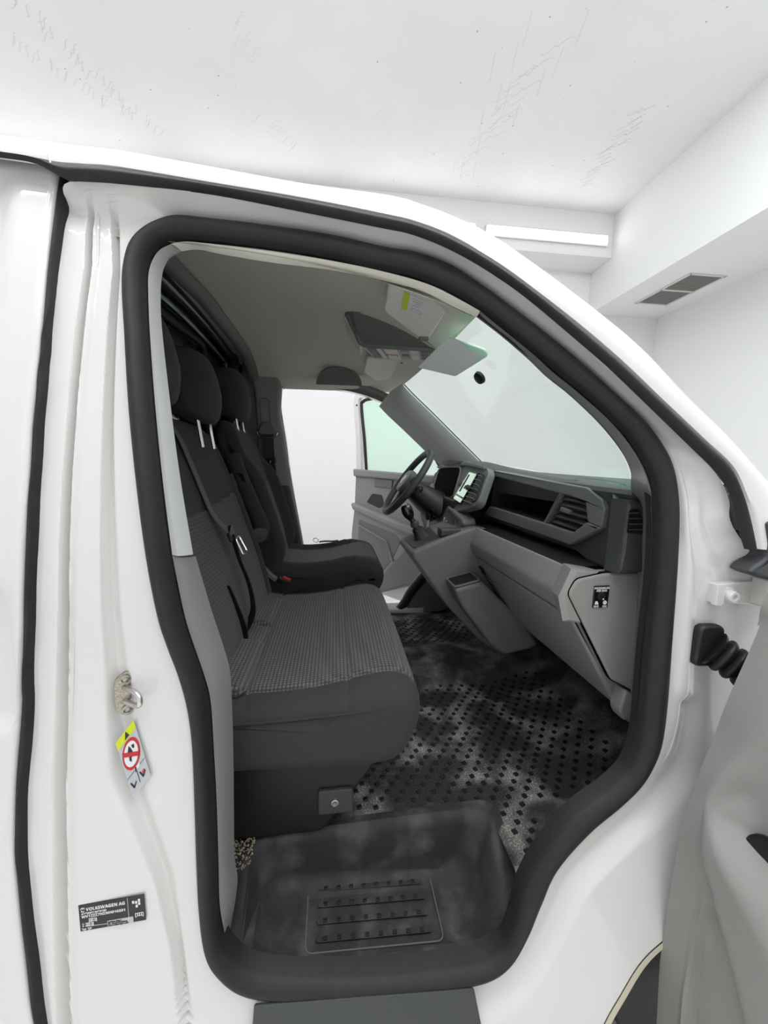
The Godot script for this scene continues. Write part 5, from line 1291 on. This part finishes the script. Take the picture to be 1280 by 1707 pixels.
func belts() -> void:
	# belt of the middle seat, out of the top of the bench and down to the cushion
	var t := thing("seat_belt", "grey seat belt hanging down the bench backrest with its metal tongue", "seat belt", Vector3(-0.3, 0.98, -0.5), "seat belts")
	var p := spline(V3([-0.505, 1.632, -0.50, -0.468, 1.612, -0.495, -0.432, 1.560, -0.49, -0.395, 1.46, -0.49, -0.352, 1.345, -0.49, -0.306, 1.290, -0.49]), 30)
	part(t, "webbing", strap(p, Vector3(0.1, 0, 1), 0.047, 0.0022), M.webbing)
	p = spline(V3([-0.304, 1.285, -0.50, -0.290, 1.21, -0.51, -0.262, 1.12, -0.515, -0.252, 1.04, -0.505, -0.275, 0.985, -0.49]), 24)
	part(t, "lower_webbing", strap(p, Vector3(0.5, 0, 0.86), 0.044, 0.0022), M.black)
	part(t, "slider", slab(rrect(0.066, 0.03, 0.008), Vector3(-0.312, 1.285, -0.495), Vector3(0.15, -0.3, 0.94).normalized(), Vector3(-0.3, 0.93, 0.2).normalized(), Vector3(0.94, 0.3, 0), 0.012, 0.004), M.black)
	var tn := _loop([Vector3(-0.292, 1.272, -0.49), Vector3(-0.268, 1.225, -0.475), Vector3(-0.262, 1.230, -0.50), Vector3(-0.288, 1.276, -0.512)], 0.008)
	part(t, "tongue", tube(tn, 0.003, 6, true), M.steel)
	part(t, "stop_button", lathe([[0.0, 0.0], [0.006, 0.0], [0.005, 0.003], [0.0, 0.003]], Vector3(-0.405, 1.52, -0.492), Vector3(0.9, 0.4, 0), 10), M.black)
	part(t, "second_strap", strap(spline(V3([-0.302, 1.15, -0.42, -0.285, 1.10, -0.425, -0.262, 1.02, -0.43, -0.262, 0.975, -0.43]), 14), Vector3(0.8, 0, 0.6), 0.022, 0.003), M.black)
	# stalk buckles
	var bk := thing("belt_buckle", "black belt buckle with a red release button between the seats", "buckle", Vector3(-0.22, 0.98, -0.98), "belt buckles")
	part(bk, "stalk", strap(spline(V3([-0.30, 1.05, -0.975, -0.275, 1.02, -0.975, -0.25, 1.0, -0.975]), 8), Vector3.BACK, 0.036, 0.012), M.dark_plastic)
	part(bk, "housing", slab(rrect(0.05, 0.03, 0.006), Vector3(-0.225, 0.985, -0.975), Vector3(0.9, -0.43, 0).normalized(), Vector3.BACK, Vector3(0.43, 0.9, 0), 0.02, 0.004), M.black)
	part(bk, "release_button", slab(rrect(0.036, 0.016, 0.004), Vector3(-0.212, 0.990, -0.975), Vector3(0.9, -0.43, 0).normalized(), Vector3.BACK, Vector3(0.43, 0.9, 0), 0.018, 0.003), M.red_plastic, "red release button")
	# driver belt on the far pillar
	var d := thing("seat_belt", "black driver seat belt hanging from the far pillar", "seat belt", Vector3(-0.36, 1.3, -1.57), "seat belts")
	part(d, "guide_cover", slab(round_poly(P2([-0.052, -0.03, -0.032, 0.022, 0.0, 0.032, 0.032, 0.02, 0.05, -0.03, 0.03, -0.045, -0.03, -0.045]), 0.016), Vector3(-0.368, 1.70, -1.578), Vector3.RIGHT, Vector3.UP, Vector3.BACK, 0.03, 0.01, 3), M.pillar_dark)
	part(d, "guide_ring", tube(_loop([Vector3(-0.425, 1.675, -1.555), Vector3(-0.31, 1.675, -1.555), Vector3(-0.325, 1.64, -1.55), Vector3(-0.41, 1.64, -1.55)], 0.015), 0.005, 8, true), M.steel)
	part(d, "webbing", strap(spline(V3([-0.366, 1.66, -1.552, -0.362, 1.56, -1.55, -0.355, 1.45, -1.552, -0.33, 1.25, -1.56, -0.30, 1.0, -1.57]), 24), Vector3.RIGHT, 0.062, 0.004), M.black)
	part(d, "tongue_holder", slab(rrect(0.085, 0.026, 0.008), Vector3(-0.362, 1.512, -1.548), Vector3(1, 0.08, 0).normalized(), Vector3(-0.08, 1, 0).normalized(), Vector3.BACK, 0.014, 0.004), M.black_gloss)
	part(d, "tongue", tube(_loop([Vector3(-0.38, 1.505, -1.532), Vector3(-0.35, 1.512, -1.53), Vector3(-0.352, 1.50, -1.53), Vector3(-0.38, 1.492, -1.53)], 0.004), 0.003, 6, true), M.steel)

# ---------------------------------------------------------------- overhead
func overhead() -> void:
	var y := 1.885
	var c := thing("overhead_console", "dark grey roof console with lamp and button strip above the windscreen", "console", Vector3(0.2, y, -0.6))
	var plan := func(pts: Array, y0: float, h: float, bev: float, r := 0.02, tilt := Vector3.UP) -> PackedVector3Array:
		return slab(round_poly(P2(pts), r), Vector3(0, y0, 0), Vector3.RIGHT, Vector3.BACK, tilt, h, bev, 4)
	var pa := V3([0.046, 2.03, -0.76, 0.060, 2.03, -0.70, 0.164, 2.01, -0.63, 0.395, 1.918, -0.757, 0.105, 1.948, -0.843])
	var pb := PackedVector3Array()
	for p in pa:
		pb.append(p + Vector3(0.01, 0.05, -0.03))
	var hull := loft([pb, pa], true, false, true)
	part(c, "body", bake(hull, 20), M.dark_plastic)
	part(c, "body_rim", tube(_loop([pa[0], pa[2], pa[3], pa[4]], 0.02), 0.011, 8, true), M.dark_plastic)
	part(c, "lamp_lens", bake(loft([V3([0.050, 2.02, -0.77, 0.108, 1.953, -0.846, 0.120, 1.957, -1.01, 0.065, 2.03, -0.98]), V3([0.040, 2.02, -0.78, 0.100, 1.952, -0.852, 0.112, 1.956, -1.0, 0.055, 2.03, -0.97])], true, false, true), 30), M.visor_vinyl)
	# strip of switches on the underside
	var o := Vector3(0.105, 1.948, -0.843)
	var u := Vector3(0.29, -0.030, 0.086).normalized()
	var v := Vector3(0.0, 0.004, -0.172).normalized()
	v = (v - u * v.dot(u)).normalized()
	var w := u.cross(v).normalized()
	if w.y > 0:
		w = -w
	var sl := func(pts: Array, lift: float, dep: float, bev: float, r := 0.003) -> PackedVector3Array:
		return slab(round_poly(P2(pts), r), o + w * lift, u * 1.08, v * 1.22, w, dep, bev, 2)
	var sp := part(c, "switch_strip", sl.call([-0.004, 0.0, 0.272, 0.0, 0.268, 0.128, 0.012, 0.150], -0.012, 0.014, 0.005, 0.012), M.pillar_light, "pale strip of switches")
	part(sp, "map_lamp", sl.call([0.012, 0.02, 0.042, 0.02, 0.05, 0.125, 0.022, 0.135], 0.002, 0.002, 0.0006), M.dark_plastic)
	part(sp, "rocker", sl.call([0.05, 0.02, 0.066, 0.02, 0.074, 0.125, 0.058, 0.128], 0.002, 0.005, 0.0015), M.visor_vinyl)
	part(sp, "emergency_button", sl.call([0.076, 0.014, 0.122, 0.014, 0.127, 0.13, 0.082, 0.132], 0.002, 0.006, 0.0015), M.visor_vinyl)
	words(sp, "SOS", o + u * 0.110 + v * 0.085 + w * 0.0085, u, -v, 0.02, M.red_print, false)
	for i in 4:
		part(sp, "indicator", sl.call([0.134, 0.012 + i * 0.03, 0.162, 0.012 + i * 0.03, 0.163, 0.03 + i * 0.03, 0.135, 0.03 + i * 0.03], 0.002, 0.002, 0.0005), M.dark_plastic if i % 2 == 0 else M.pillar_light)
	part(sp, "clear_lens", sl.call([0.168, 0.012, 0.20, 0.012, 0.20, 0.06, 0.169, 0.06], 0.002, 0.003, 0.001), M.white_plastic)
	part(sp, "clear_lens", sl.call([0.169, 0.07, 0.20, 0.07, 0.20, 0.125, 0.17, 0.128], 0.002, 0.003, 0.001), M.white_plastic)
	for i in 9:
		for k in 3:
			part(sp, "speaker_slot", sl.call([0.207 + i * 0.006, 0.016 + k * 0.036, 0.2105 + i * 0.006, 0.016 + k * 0.036, 0.2105 + i * 0.006, 0.046 + k * 0.036, 0.207 + i * 0.006, 0.046 + k * 0.036], 0.0015, 0.0012, 0.0003, 0.001), M.dark_print)
	# sun visors
	var vis := func(label: String, pts: Array, yy: float, tilt: Vector3, side: Vector3) -> Node3D:
		var t := thing("sun_visor", label, "sun visor", Vector3(0.22, yy, (pts[1] + pts[5]) / 2), "sun visors")
		part(t, "pad", slab(round_poly(P2(pts), 0.02, 4), Vector3(0, yy, 0), Vector3.RIGHT, Vector3.BACK, tilt, 0.014, 0.006, 3), M.visor_vinyl)
		return t
	var a: Node3D = vis.call("grey sun visor with a yellow and white sticker, passenger side", [0.122, -0.16, 0.135, -0.398, 0.279, -0.598, 0.309, -0.624, 0.300, -0.33, 0.292, -0.16], 1.90, Vector3(0, 1, 0), Vector3.ZERO)
	var so := Vector3(0.167, 1.8995, -0.268)
	var su := Vector3(0.067, 0, -0.049)
	var sv := Vector3(0.010, 0, -0.098)
	var stick := func(a0: float, a1: float, b0: float, b1: float, lift: float) -> PackedVector3Array:
		return loft([PackedVector3Array([so + su * a0 + sv * b0, so + su * a1 + sv * b0, so + su * a1 + sv * b1, so + su * a0 + sv * b1]), PackedVector3Array([so + su * a0 + sv * b0 + Vector3(0, -lift, 0), so + su * a1 + sv * b0 + Vector3(0, -lift, 0), so + su * a1 + sv * b1 + Vector3(0, -lift, 0), so + su * a0 + sv * b1 + Vector3(0, -lift, 0)])], true, false, true)
	var vs := part(a, "visor_sticker", stick.call(0.0, 1.0, 0.0, 1.0, 0.001), M.white_print, "yellow and white warning sticker")
	part(vs, "yellow_band", stick.call(0.0, 0.24, 0.0, 1.0, 0.0016), M.yellow_print)
	for q in [[0.35, 0.9, 0.12, 0.15], [0.4, 0.85, 0.24, 0.27], [0.5, 0.8, 0.36, 0.39], [0.45, 0.75, 0.5, 0.53], [0.4, 0.9, 0.68, 0.71], [0.4, 0.9, 0.86, 0.89], [0.38, 0.42, 0.7, 0.88], [0.88, 0.92, 0.7, 0.88]]:
		part(vs, "print_line", stick.call(q[0], q[1], q[2], q[3], 0.0016), M.sticker_grey)
	part(a, "visor_clip", box(Vector3(0.287, 1.897, -0.583), Vector3(0.03, 0.012, 0.022), 0.004, 2), M.dark_plastic)
	var b: Node3D = vis.call("plain grey sun visor on the driver side, half hidden by the roof console", [0.147, -1.10, 0.157, -1.365, 0.235, -1.55, 0.275, -1.593, 0.300, -1.56, 0.344, -1.547, 0.346, -1.11], 1.965, Vector3(0, 1, 0), Vector3.ZERO)
	part(b, "visor_clip", box(Vector3(0.32, 1.962, -1.118), Vector3(0.03, 0.012, 0.022), 0.004, 2), M.dark_plastic)
	# grey shade panel and mirror foot on the windscreen
	var sh := thing("windscreen_shade", "small grey shade panel behind the roof console at the top of the windscreen", "shade", Vector3(0.36, 1.80, -0.55))
	part(sh, "panel", slab(round_poly(P2([-0.438, 0.045, -0.335, -0.050, -0.348, -0.068, -0.61, -0.060, -0.808, 0.055]), 0.01), Vector3(0.362, 1.832, 0), Vector3.BACK, Vector3(-0.77, 0.64, 0).normalized(), Vector3(-0.64, -0.77, 0), 0.006, 0.002), M.shade_band)
	solo("mirror_button", lathe([[0.0, 0.0], [0.02, 0.0], [0.018, 0.008], [0.01, 0.011], [0.0, 0.011]], Vector3(0.430, 1.753, -0.45), Vector3(-0.75, -0.6, 0.2).normalized(), 20), M.black, "small black mirror mounting button stuck on the windscreen", "mount")
# ---------------------------------------------------------------- helpers
var M := {}

func V3(flat: Array) -> PackedVector3Array:
	var out := PackedVector3Array()
	for i in range(0, flat.size(), 3):
		out.append(Vector3(flat[i], flat[i + 1], flat[i + 2]))
	return out

func P2(flat: Array) -> PackedVector2Array:
	var out := PackedVector2Array()
	for i in range(0, flat.size(), 2):
		out.append(Vector2(flat[i], flat[i + 1]))
	return out

func side_z(y: float) -> float:                       # how far the van's flank leans: tumblehome above the belt, bulge below
	return -0.20 * (y - 1.2) * (y - 1.2) if y > 1.2 else 0.09 * (1.2 - y) * (1.2 - y)

func spline(p: PackedVector3Array, n: int, closed := false) -> PackedVector3Array:
	var out := PackedVector3Array()
	var m := p.size()
	var spans := m if closed else m - 1
	for i in n:
		var t := float(i) / float(n if closed else n - 1) * spans
		var k := mini(int(t), spans - 1)
		var f := t - k
		var a: Vector3
		var d: Vector3
		if closed:
			a = p[(k - 1 + m) % m]
			d = p[(k + 2) % m]
		else:
			a = p[maxi(k - 1, 0)]
			d = p[mini(k + 2, m - 1)]
		out.append(p[k].cubic_interpolate(p[(k + 1) % m], a, d, f))
	return out

func bake(t: PackedVector3Array, deg := 40.0) -> ArrayMesh:
	var n := t.size() / 3
	var fn := PackedVector3Array()
	fn.resize(n)
	var fu := PackedVector3Array()
	fu.resize(n)
	var at := {}
	var keys := []
	keys.resize(t.size())
	for i in n:
		var c := (t[i * 3 + 2] - t[i * 3]).cross(t[i * 3 + 1] - t[i * 3])
		fn[i] = c
		fu[i] = c.normalized()
		for k in 3:
			var key := Vector3i((t[i * 3 + k] * 20000.0).round())
			keys[i * 3 + k] = key
			if at.has(key):
				at[key].append(i)
			else:
				at[key] = [i]
	var lim := cos(deg_to_rad(deg))
	var nor := PackedVector3Array()
	nor.resize(t.size())
	for i in t.size():
		var f := fu[i / 3]
		var s := Vector3.ZERO
		for j in at[keys[i]]:
			if fu[j].dot(f) > lim:
				s += fn[j]
		nor[i] = s.normalized() if s.length_squared() > 1e-24 else (f if f.length_squared() > 0.5 else Vector3.UP)
	var arr := []
	arr.resize(Mesh.ARRAY_MAX)
	arr[Mesh.ARRAY_VERTEX] = t
	arr[Mesh.ARRAY_NORMAL] = nor
	var me := ArrayMesh.new()
	me.add_surface_from_arrays(Mesh.PRIMITIVE_TRIANGLES, arr)
	return me

func quad(a: Vector3, b: Vector3, c: Vector3, d: Vector3) -> PackedVector3Array:
	return PackedVector3Array([a, b, c, a, c, d])

func cap(ring: PackedVector3Array, flip: bool) -> PackedVector3Array:
	var n := Vector3.ZERO
	for i in ring.size():
		n += ring[i].cross(ring[(i + 1) % ring.size()])
	n = n.normalized()
	var u := n.cross(Vector3.UP if absf(n.y) < 0.9 else Vector3.RIGHT).normalized()
	var v := n.cross(u)
	var poly := PackedVector2Array()
	for p in ring:
		poly.append(Vector2(p.dot(u), p.dot(v)))
	var idx := Geometry2D.triangulate_polygon(poly)
	var t := PackedVector3Array()
	if idx.is_empty():                                 # outline folds on itself: fan from the middle
		var mid := Vector3.ZERO
		for p in ring:
			mid += p
		mid /= ring.size()
		for i in ring.size():
			var b := ring[i]
			var c := ring[(i + 1) % ring.size()]
			if ((c - mid).cross(b - mid).dot(n) > 0.0) != flip:
				t.append_array([mid, b, c])
			else:
				t.append_array([mid, c, b])
		return t
	for i in range(0, idx.size(), 3):
		var a := ring[idx[i]]
		var b := ring[idx[i + 1]]
		var c := ring[idx[i + 2]]
		if ((c - a).cross(b - a).dot(n) > 0.0) != flip:
			t.append_array([a, b, c])
		else:
			t.append_array([a, c, b])
	return t

func loft(rings: Array, closed := true, cap0 := false, cap1 := false) -> PackedVector3Array:
	var t := PackedVector3Array()
	for r in rings.size() - 1:
		var a: PackedVector3Array = rings[r]
		var b: PackedVector3Array = rings[r + 1]
		var n := a.size()
		for i in (n if closed else n - 1):
			var j := (i + 1) % n
			t.append_array([a[i], b[j], a[j], a[i], b[i], b[j]])
	if cap0:
		t.append_array(cap(rings[0], true))
	if cap1:
		t.append_array(cap(rings[rings.size() - 1], false))
	return t

func ccw(poly: PackedVector2Array) -> PackedVector2Array:
	var p := poly.duplicate()
	if Geometry2D.is_polygon_clockwise(p):
		p.reverse()
	return p

func inset(poly: PackedVector2Array, d: float) -> PackedVector2Array:    # poly counter-clockwise, d > 0 shrinks
	var out := PackedVector2Array()
	var n := poly.size()
	for i in n:
		var e0 := (poly[i] - poly[(i - 1 + n) % n]).normalized()
		var e1 := (poly[(i + 1) % n] - poly[i]).normalized()
		var n0 := Vector2(-e0.y, e0.x)
		var n1 := Vector2(-e1.y, e1.x)
		var m := n0 + n1
		m = m / maxf(m.length_squared() * 0.5, 0.35)
		out.append(poly[i] + m * d)
	return out

# a plate: outline in (u, v) about origin o, thickness from o along w, edges rounded by bevel
func slab(poly: PackedVector2Array, o: Vector3, u: Vector3, v: Vector3, w: Vector3, depth: float, bevel := 0.003, segs := 2) -> PackedVector3Array:
	var p := ccw(poly)
	var rings := []
	var put := func(d: float, h: float):
		var q := inset(p, d) if d > 0.0 else p
		var ring := PackedVector3Array()
		for k in q:
			ring.append(o + u * k.x + v * k.y + w * h)
		rings.append(ring)
	for s in segs + 1:
		var a := PI / 2 * s / segs
		put.call(bevel * (1.0 - sin(a)), bevel * (1.0 - cos(a)))
	for s in segs + 1:
		var a := PI / 2 * s / segs
		put.call(bevel * (1.0 - cos(a)), depth - bevel * (1.0 - sin(a)))
	var t := loft(rings)
	var idx := Geometry2D.triangulate_polygon(p)
	if idx.is_empty():
		t.append_array(cap(rings[0], true))
		t.append_array(cap(rings[rings.size() - 1], false))
		return t
	var right := u.cross(v).dot(w) > 0.0
	for e in 2:
		var ring: PackedVector3Array = rings[0] if e == 0 else rings[rings.size() - 1]
		var want := -w if e == 0 else w
		for i in range(0, idx.size(), 3):
			var a := ring[idx[i]]
			var b := ring[idx[i + 1]]
			var c := ring[idx[i + 2]]
			if (c - a).cross(b - a).dot(want) > 0.0:
				t.append_array([a, b, c])
			else:
				t.append_array([a, c, b])
	if not right:                                      # mirrored axes turn the walls inside out
		var walls := (rings.size() - 1) * p.size() * 6
		for i in range(0, walls, 3):
			var q := t[i + 1]
			t[i + 1] = t[i + 2]
			t[i + 2] = q
	return t

func rrect(w: float, h: float, r: float, seg := 4) -> PackedVector2Array:
	var out := PackedVector2Array()
	for q in 4:
		var c := Vector2([w / 2 - r, -w / 2 + r, -w / 2 + r, w / 2 - r][q], [h / 2 - r, h / 2 - r, -h / 2 + r, -h / 2 + r][q])
		for i in seg + 1:
			var a := PI / 2 * (q + float(i) / seg)
			out.append(c + Vector2(cos(a), sin(a)) * r)
	return out

func round_poly(poly: PackedVector2Array, r: float, seg := 3) -> PackedVector2Array:
	var p := ccw(poly)
	var out := PackedVector2Array()
	var n := p.size()
	for i in n:
		var a := p[(i - 1 + n) % n]
		var b := p[i]
		var c := p[(i + 1) % n]
		var d := minf(r, minf(a.distance_to(b), b.distance_to(c)) * 0.45)
		var s := b + (a - b).normalized() * d
		var e := b + (c - b).normalized() * d
		for k in seg + 1:
			var f := float(k) / seg
			out.append(s.lerp(b, f).lerp(b.lerp(e, f), f))
	return out

func box(c: Vector3, size: Vector3, bevel := 0.003, segs := 2) -> PackedVector3Array:
	return slab(PackedVector2Array([Vector2(-size.x / 2, -size.y / 2), Vector2(size.x / 2, -size.y / 2), Vector2(size.x / 2, size.y / 2), Vector2(-size.x / 2, size.y / 2)]), c - Vector3(0, 0, size.z / 2), Vector3.RIGHT, Vector3.UP, Vector3.BACK, size.z, bevel, segs)

func frame_at(path: PackedVector3Array, i: int, closed: bool) -> Vector3:
	var n := path.size()
	if closed:
		return (path[(i + 1) % n] - path[(i - 1 + n) % n]).normalized()
	return (path[mini(i + 1, n - 1)] - path[maxi(i - 1, 0)]).normalized()

func tube(path: PackedVector3Array, r: Variant, sides := 10, closed := false, flat := 1.0, hint := Vector3(0.123, 0.9, 0.31)) -> PackedVector3Array:
	var rings := []
	var n := path.size()
	var t0 := frame_at(path, 0, closed)
	var u := hint.cross(t0).normalized()
	for i in n:
		var t := frame_at(path, i, closed)
		u = (u - t * u.dot(t)).normalized()
		var v := t.cross(u)
		var rad: float = r[i] if r is Array or r is PackedFloat32Array else r
		var ring := PackedVector3Array()
		for s in sides:
			var a := TAU * s / sides
			ring.append(path[i] + u * cos(a) * rad + v * sin(a) * rad * flat)
		rings.append(ring)
	if closed:
		rings.append(rings[0])
		return loft(rings, true)
	return loft(rings, true, true, true)

func lathe(prof: Array, o: Vector3, axis: Vector3, segs := 20) -> PackedVector3Array:   # prof: [radius, height] pairs
	var u := axis.cross(Vector3(0.3, 0.5, 0.81)).normalized()
	var v := axis.cross(u)
	var rings := []
	for p in prof:
		var ring := PackedVector3Array()
		for s in segs:
			var a := TAU * s / segs
			ring.append(o + axis * p[1] + (u * cos(a) + v * sin(a)) * p[0])
		rings.append(ring)
	return loft(rings, true, true, true)

func grid(f: Callable, nu: int, nv: int) -> PackedVector3Array:
	var rings := []
	for i in nu + 1:
		var ring := PackedVector3Array()
		for j in nv + 1:
			ring.append(f.call(float(i) / nu, float(j) / nv))
		rings.append(ring)
	return loft(rings, false)

# a soft block: side outline (x, y) swept across z with rounded ends; bump(x, y, z) lifts its skin
func bolster(prof: PackedVector2Array, z0: float, z1: float, r: float, n: int, warp: Callable) -> Array:
	var p := ccw(prof)
	var zs := []
	for i in 6:
		zs.append(r * (1.0 - cos(PI / 2 * i / 5.0)))
	var mid := n
	for i in range(1, mid):
		zs.append(lerpf(r, absf(z1 - z0) - r, float(i) / mid))
	for i in 6:
		zs.append(absf(z1 - z0) - r * (1.0 - cos(PI / 2 * (5 - i) / 5.0)))
	var rings := []
	var sgn := signf(z1 - z0)
	for d in zs:
		var e := minf(d, absf(z1 - z0) - d)
		var ins := 0.0
		if e < r:
			ins = r * (1.0 - sqrt(maxf(0.0, 1.0 - pow((r - e) / r, 2))))
		var q := inset(p, ins * 0.9) if ins > 0.0 else p
		var ring := PackedVector3Array()
		for k in q:
			ring.append(warp.call(Vector3(k.x, k.y, z0 + sgn * d)))
		rings.append(ring)
	return rings

func dense(poly: PackedVector2Array, step: float) -> PackedVector2Array:
	var out := PackedVector2Array()
	for i in poly.size():
		var a := poly[i]
		var b := poly[(i + 1) % poly.size()]
		var k := maxi(1, int(ceil(a.distance_to(b) / step)))
		for j in k:
			out.append(a.lerp(b, float(j) / k))
	return out

func smooth_closed(poly: PackedVector2Array, n: int) -> PackedVector2Array:
	var p := PackedVector3Array()
	for q in poly:
		p.append(Vector3(q.x, q.y, 0))
	var s := spline(p, n, true)
	var out := PackedVector2Array()
	for q in s:
		out.append(Vector2(q.x, q.y))
	return out

# the faces of a loft whose (ring, point) index passes the test
func loft_where(rings: Array, test: Callable) -> PackedVector3Array:
	var t := PackedVector3Array()
	for r in rings.size() - 1:
		var a: PackedVector3Array = rings[r]
		var b: PackedVector3Array = rings[r + 1]
		var n := a.size()
		for i in n:
			var j := (i + 1) % n
			var c := (a[i] + a[j] + b[i] + b[j]) * 0.25
			if test.call(c):
				t.append_array([a[i], b[j], a[j], a[i], b[i], b[j]])
	return t

# a flat strap along a path; side gives the direction across it
func strap(path: PackedVector3Array, side: Vector3, w: float, th := 0.0016) -> PackedVector3Array:
	var rings := []
	for i in path.size():
		var t := frame_at(path, i, false)
		var s := (side - t * side.dot(t)).normalized()
		var n := t.cross(s)
		rings.append(PackedVector3Array([path[i] - s * w / 2 - n * th / 2, path[i] + s * w / 2 - n * th / 2, path[i] + s * w / 2 + n * th / 2, path[i] - s * w / 2 + n * th / 2]))
	return loft(rings, true, true, true)

# ---- things, parts, materials
func mat(called: String, c: Color, rough := 0.6, metal := 0.0, coat := 0.0) -> StandardMaterial3D:
	var m := StandardMaterial3D.new()
	m.resource_name = called
	m.albedo_color = c
	m.roughness = rough
	m.metallic = metal
	if coat > 0.0:
		m.clearcoat_enabled = true
		m.clearcoat = coat
		m.clearcoat_roughness = 0.04
	M[called] = m
	return m

func noise_tex(freq: float, lo: Color, hi: Color, size := 512, kind := FastNoiseLite.TYPE_SIMPLEX_SMOOTH, oct := 4, sd := 1, a := 0.0, b := 1.0) -> NoiseTexture2D:
	var f := FastNoiseLite.new()
	f.noise_type = kind
	f.frequency = freq
	f.fractal_octaves = oct
	f.seed = sd
	var t := NoiseTexture2D.new()
	t.width = size
	t.height = size
	t.seamless = true
	t.noise = f
	var g := Gradient.new()
	g.offsets = PackedFloat32Array([a, b])
	g.colors = PackedColorArray([lo, hi])
	t.color_ramp = g
	return t

func triplanar(m: StandardMaterial3D, per_metre: float) -> void:
	m.uv1_triplanar = true
	m.uv1_world_triplanar = true
	m.uv1_scale = Vector3.ONE * per_metre

func relief(m: StandardMaterial3D, t: Texture2D, cm: float) -> void:
	m.heightmap_enabled = true
	m.heightmap_texture = t
	m.heightmap_scale = cm

func thing(called: String, label: String, category: String, base: Vector3, group := "") -> Node3D:
	var o := Node3D.new()
	o.name = called
	o.position = base
	o.set_meta("label", label)
	o.set_meta("category", category)
	if group:
		o.set_meta("group", group)
	add_child(o, true)
	return o

func part(parent: Node3D, called: String, t: Variant, m: Material, label := "") -> MeshInstance3D:
	var o := MeshInstance3D.new()
	o.name = called
	o.mesh = t if t is Mesh else bake(t)
	o.material_override = null
	for s in o.mesh.get_surface_count():
		o.set_surface_override_material(s, m)
	if parent != self and not (parent is MeshInstance3D):
		o.position = -parent.position
	if label:
		o.set_meta("label", label)
	parent.add_child(o, true)
	return o

func solo(called: String, t: Variant, m: Material, label: String, category: String, group := "") -> MeshInstance3D:
	var o := part(self, called, t, m, label)
	o.set_meta("category", category)
	if group:
		o.set_meta("group", group)
	return o

func structure(called: String, t: Variant, m: Material, label := "") -> MeshInstance3D:
	var o := part(self, called, t, m, label)
	o.set_meta("kind", "structure")
	return o

func words(parent: Node3D, text: String, o: Vector3, u: Vector3, v: Vector3, h: float, m: Material, left := true, called := "lettering", squeeze := 1.0) -> void:
	var f := SystemFont.new()
	f.font_names = PackedStringArray(["Droid Sans"])
	f.font_weight = 700
	var tm := TextMesh.new()
	tm.text = text
	tm.font = f
	tm.font_size = 32
	tm.pixel_size = h / 23.0
	tm.depth = 0.0006
	tm.curve_step = 4.0
	tm.horizontal_alignment = HORIZONTAL_ALIGNMENT_LEFT if left else HORIZONTAL_ALIGNMENT_CENTER
	tm.vertical_alignment = VERTICAL_ALIGNMENT_CENTER
	var w := u.cross(v).normalized()
	var mi := MeshInstance3D.new()
	mi.name = called
	mi.mesh = tm
	mi.set_surface_override_material(0, m)
	mi.transform = Transform3D(Basis(u.normalized() * squeeze, v.normalized(), w), o)
	if parent != self and not (parent is MeshInstance3D):
		mi.position -= parent.position
	parent.add_child(mi, true)
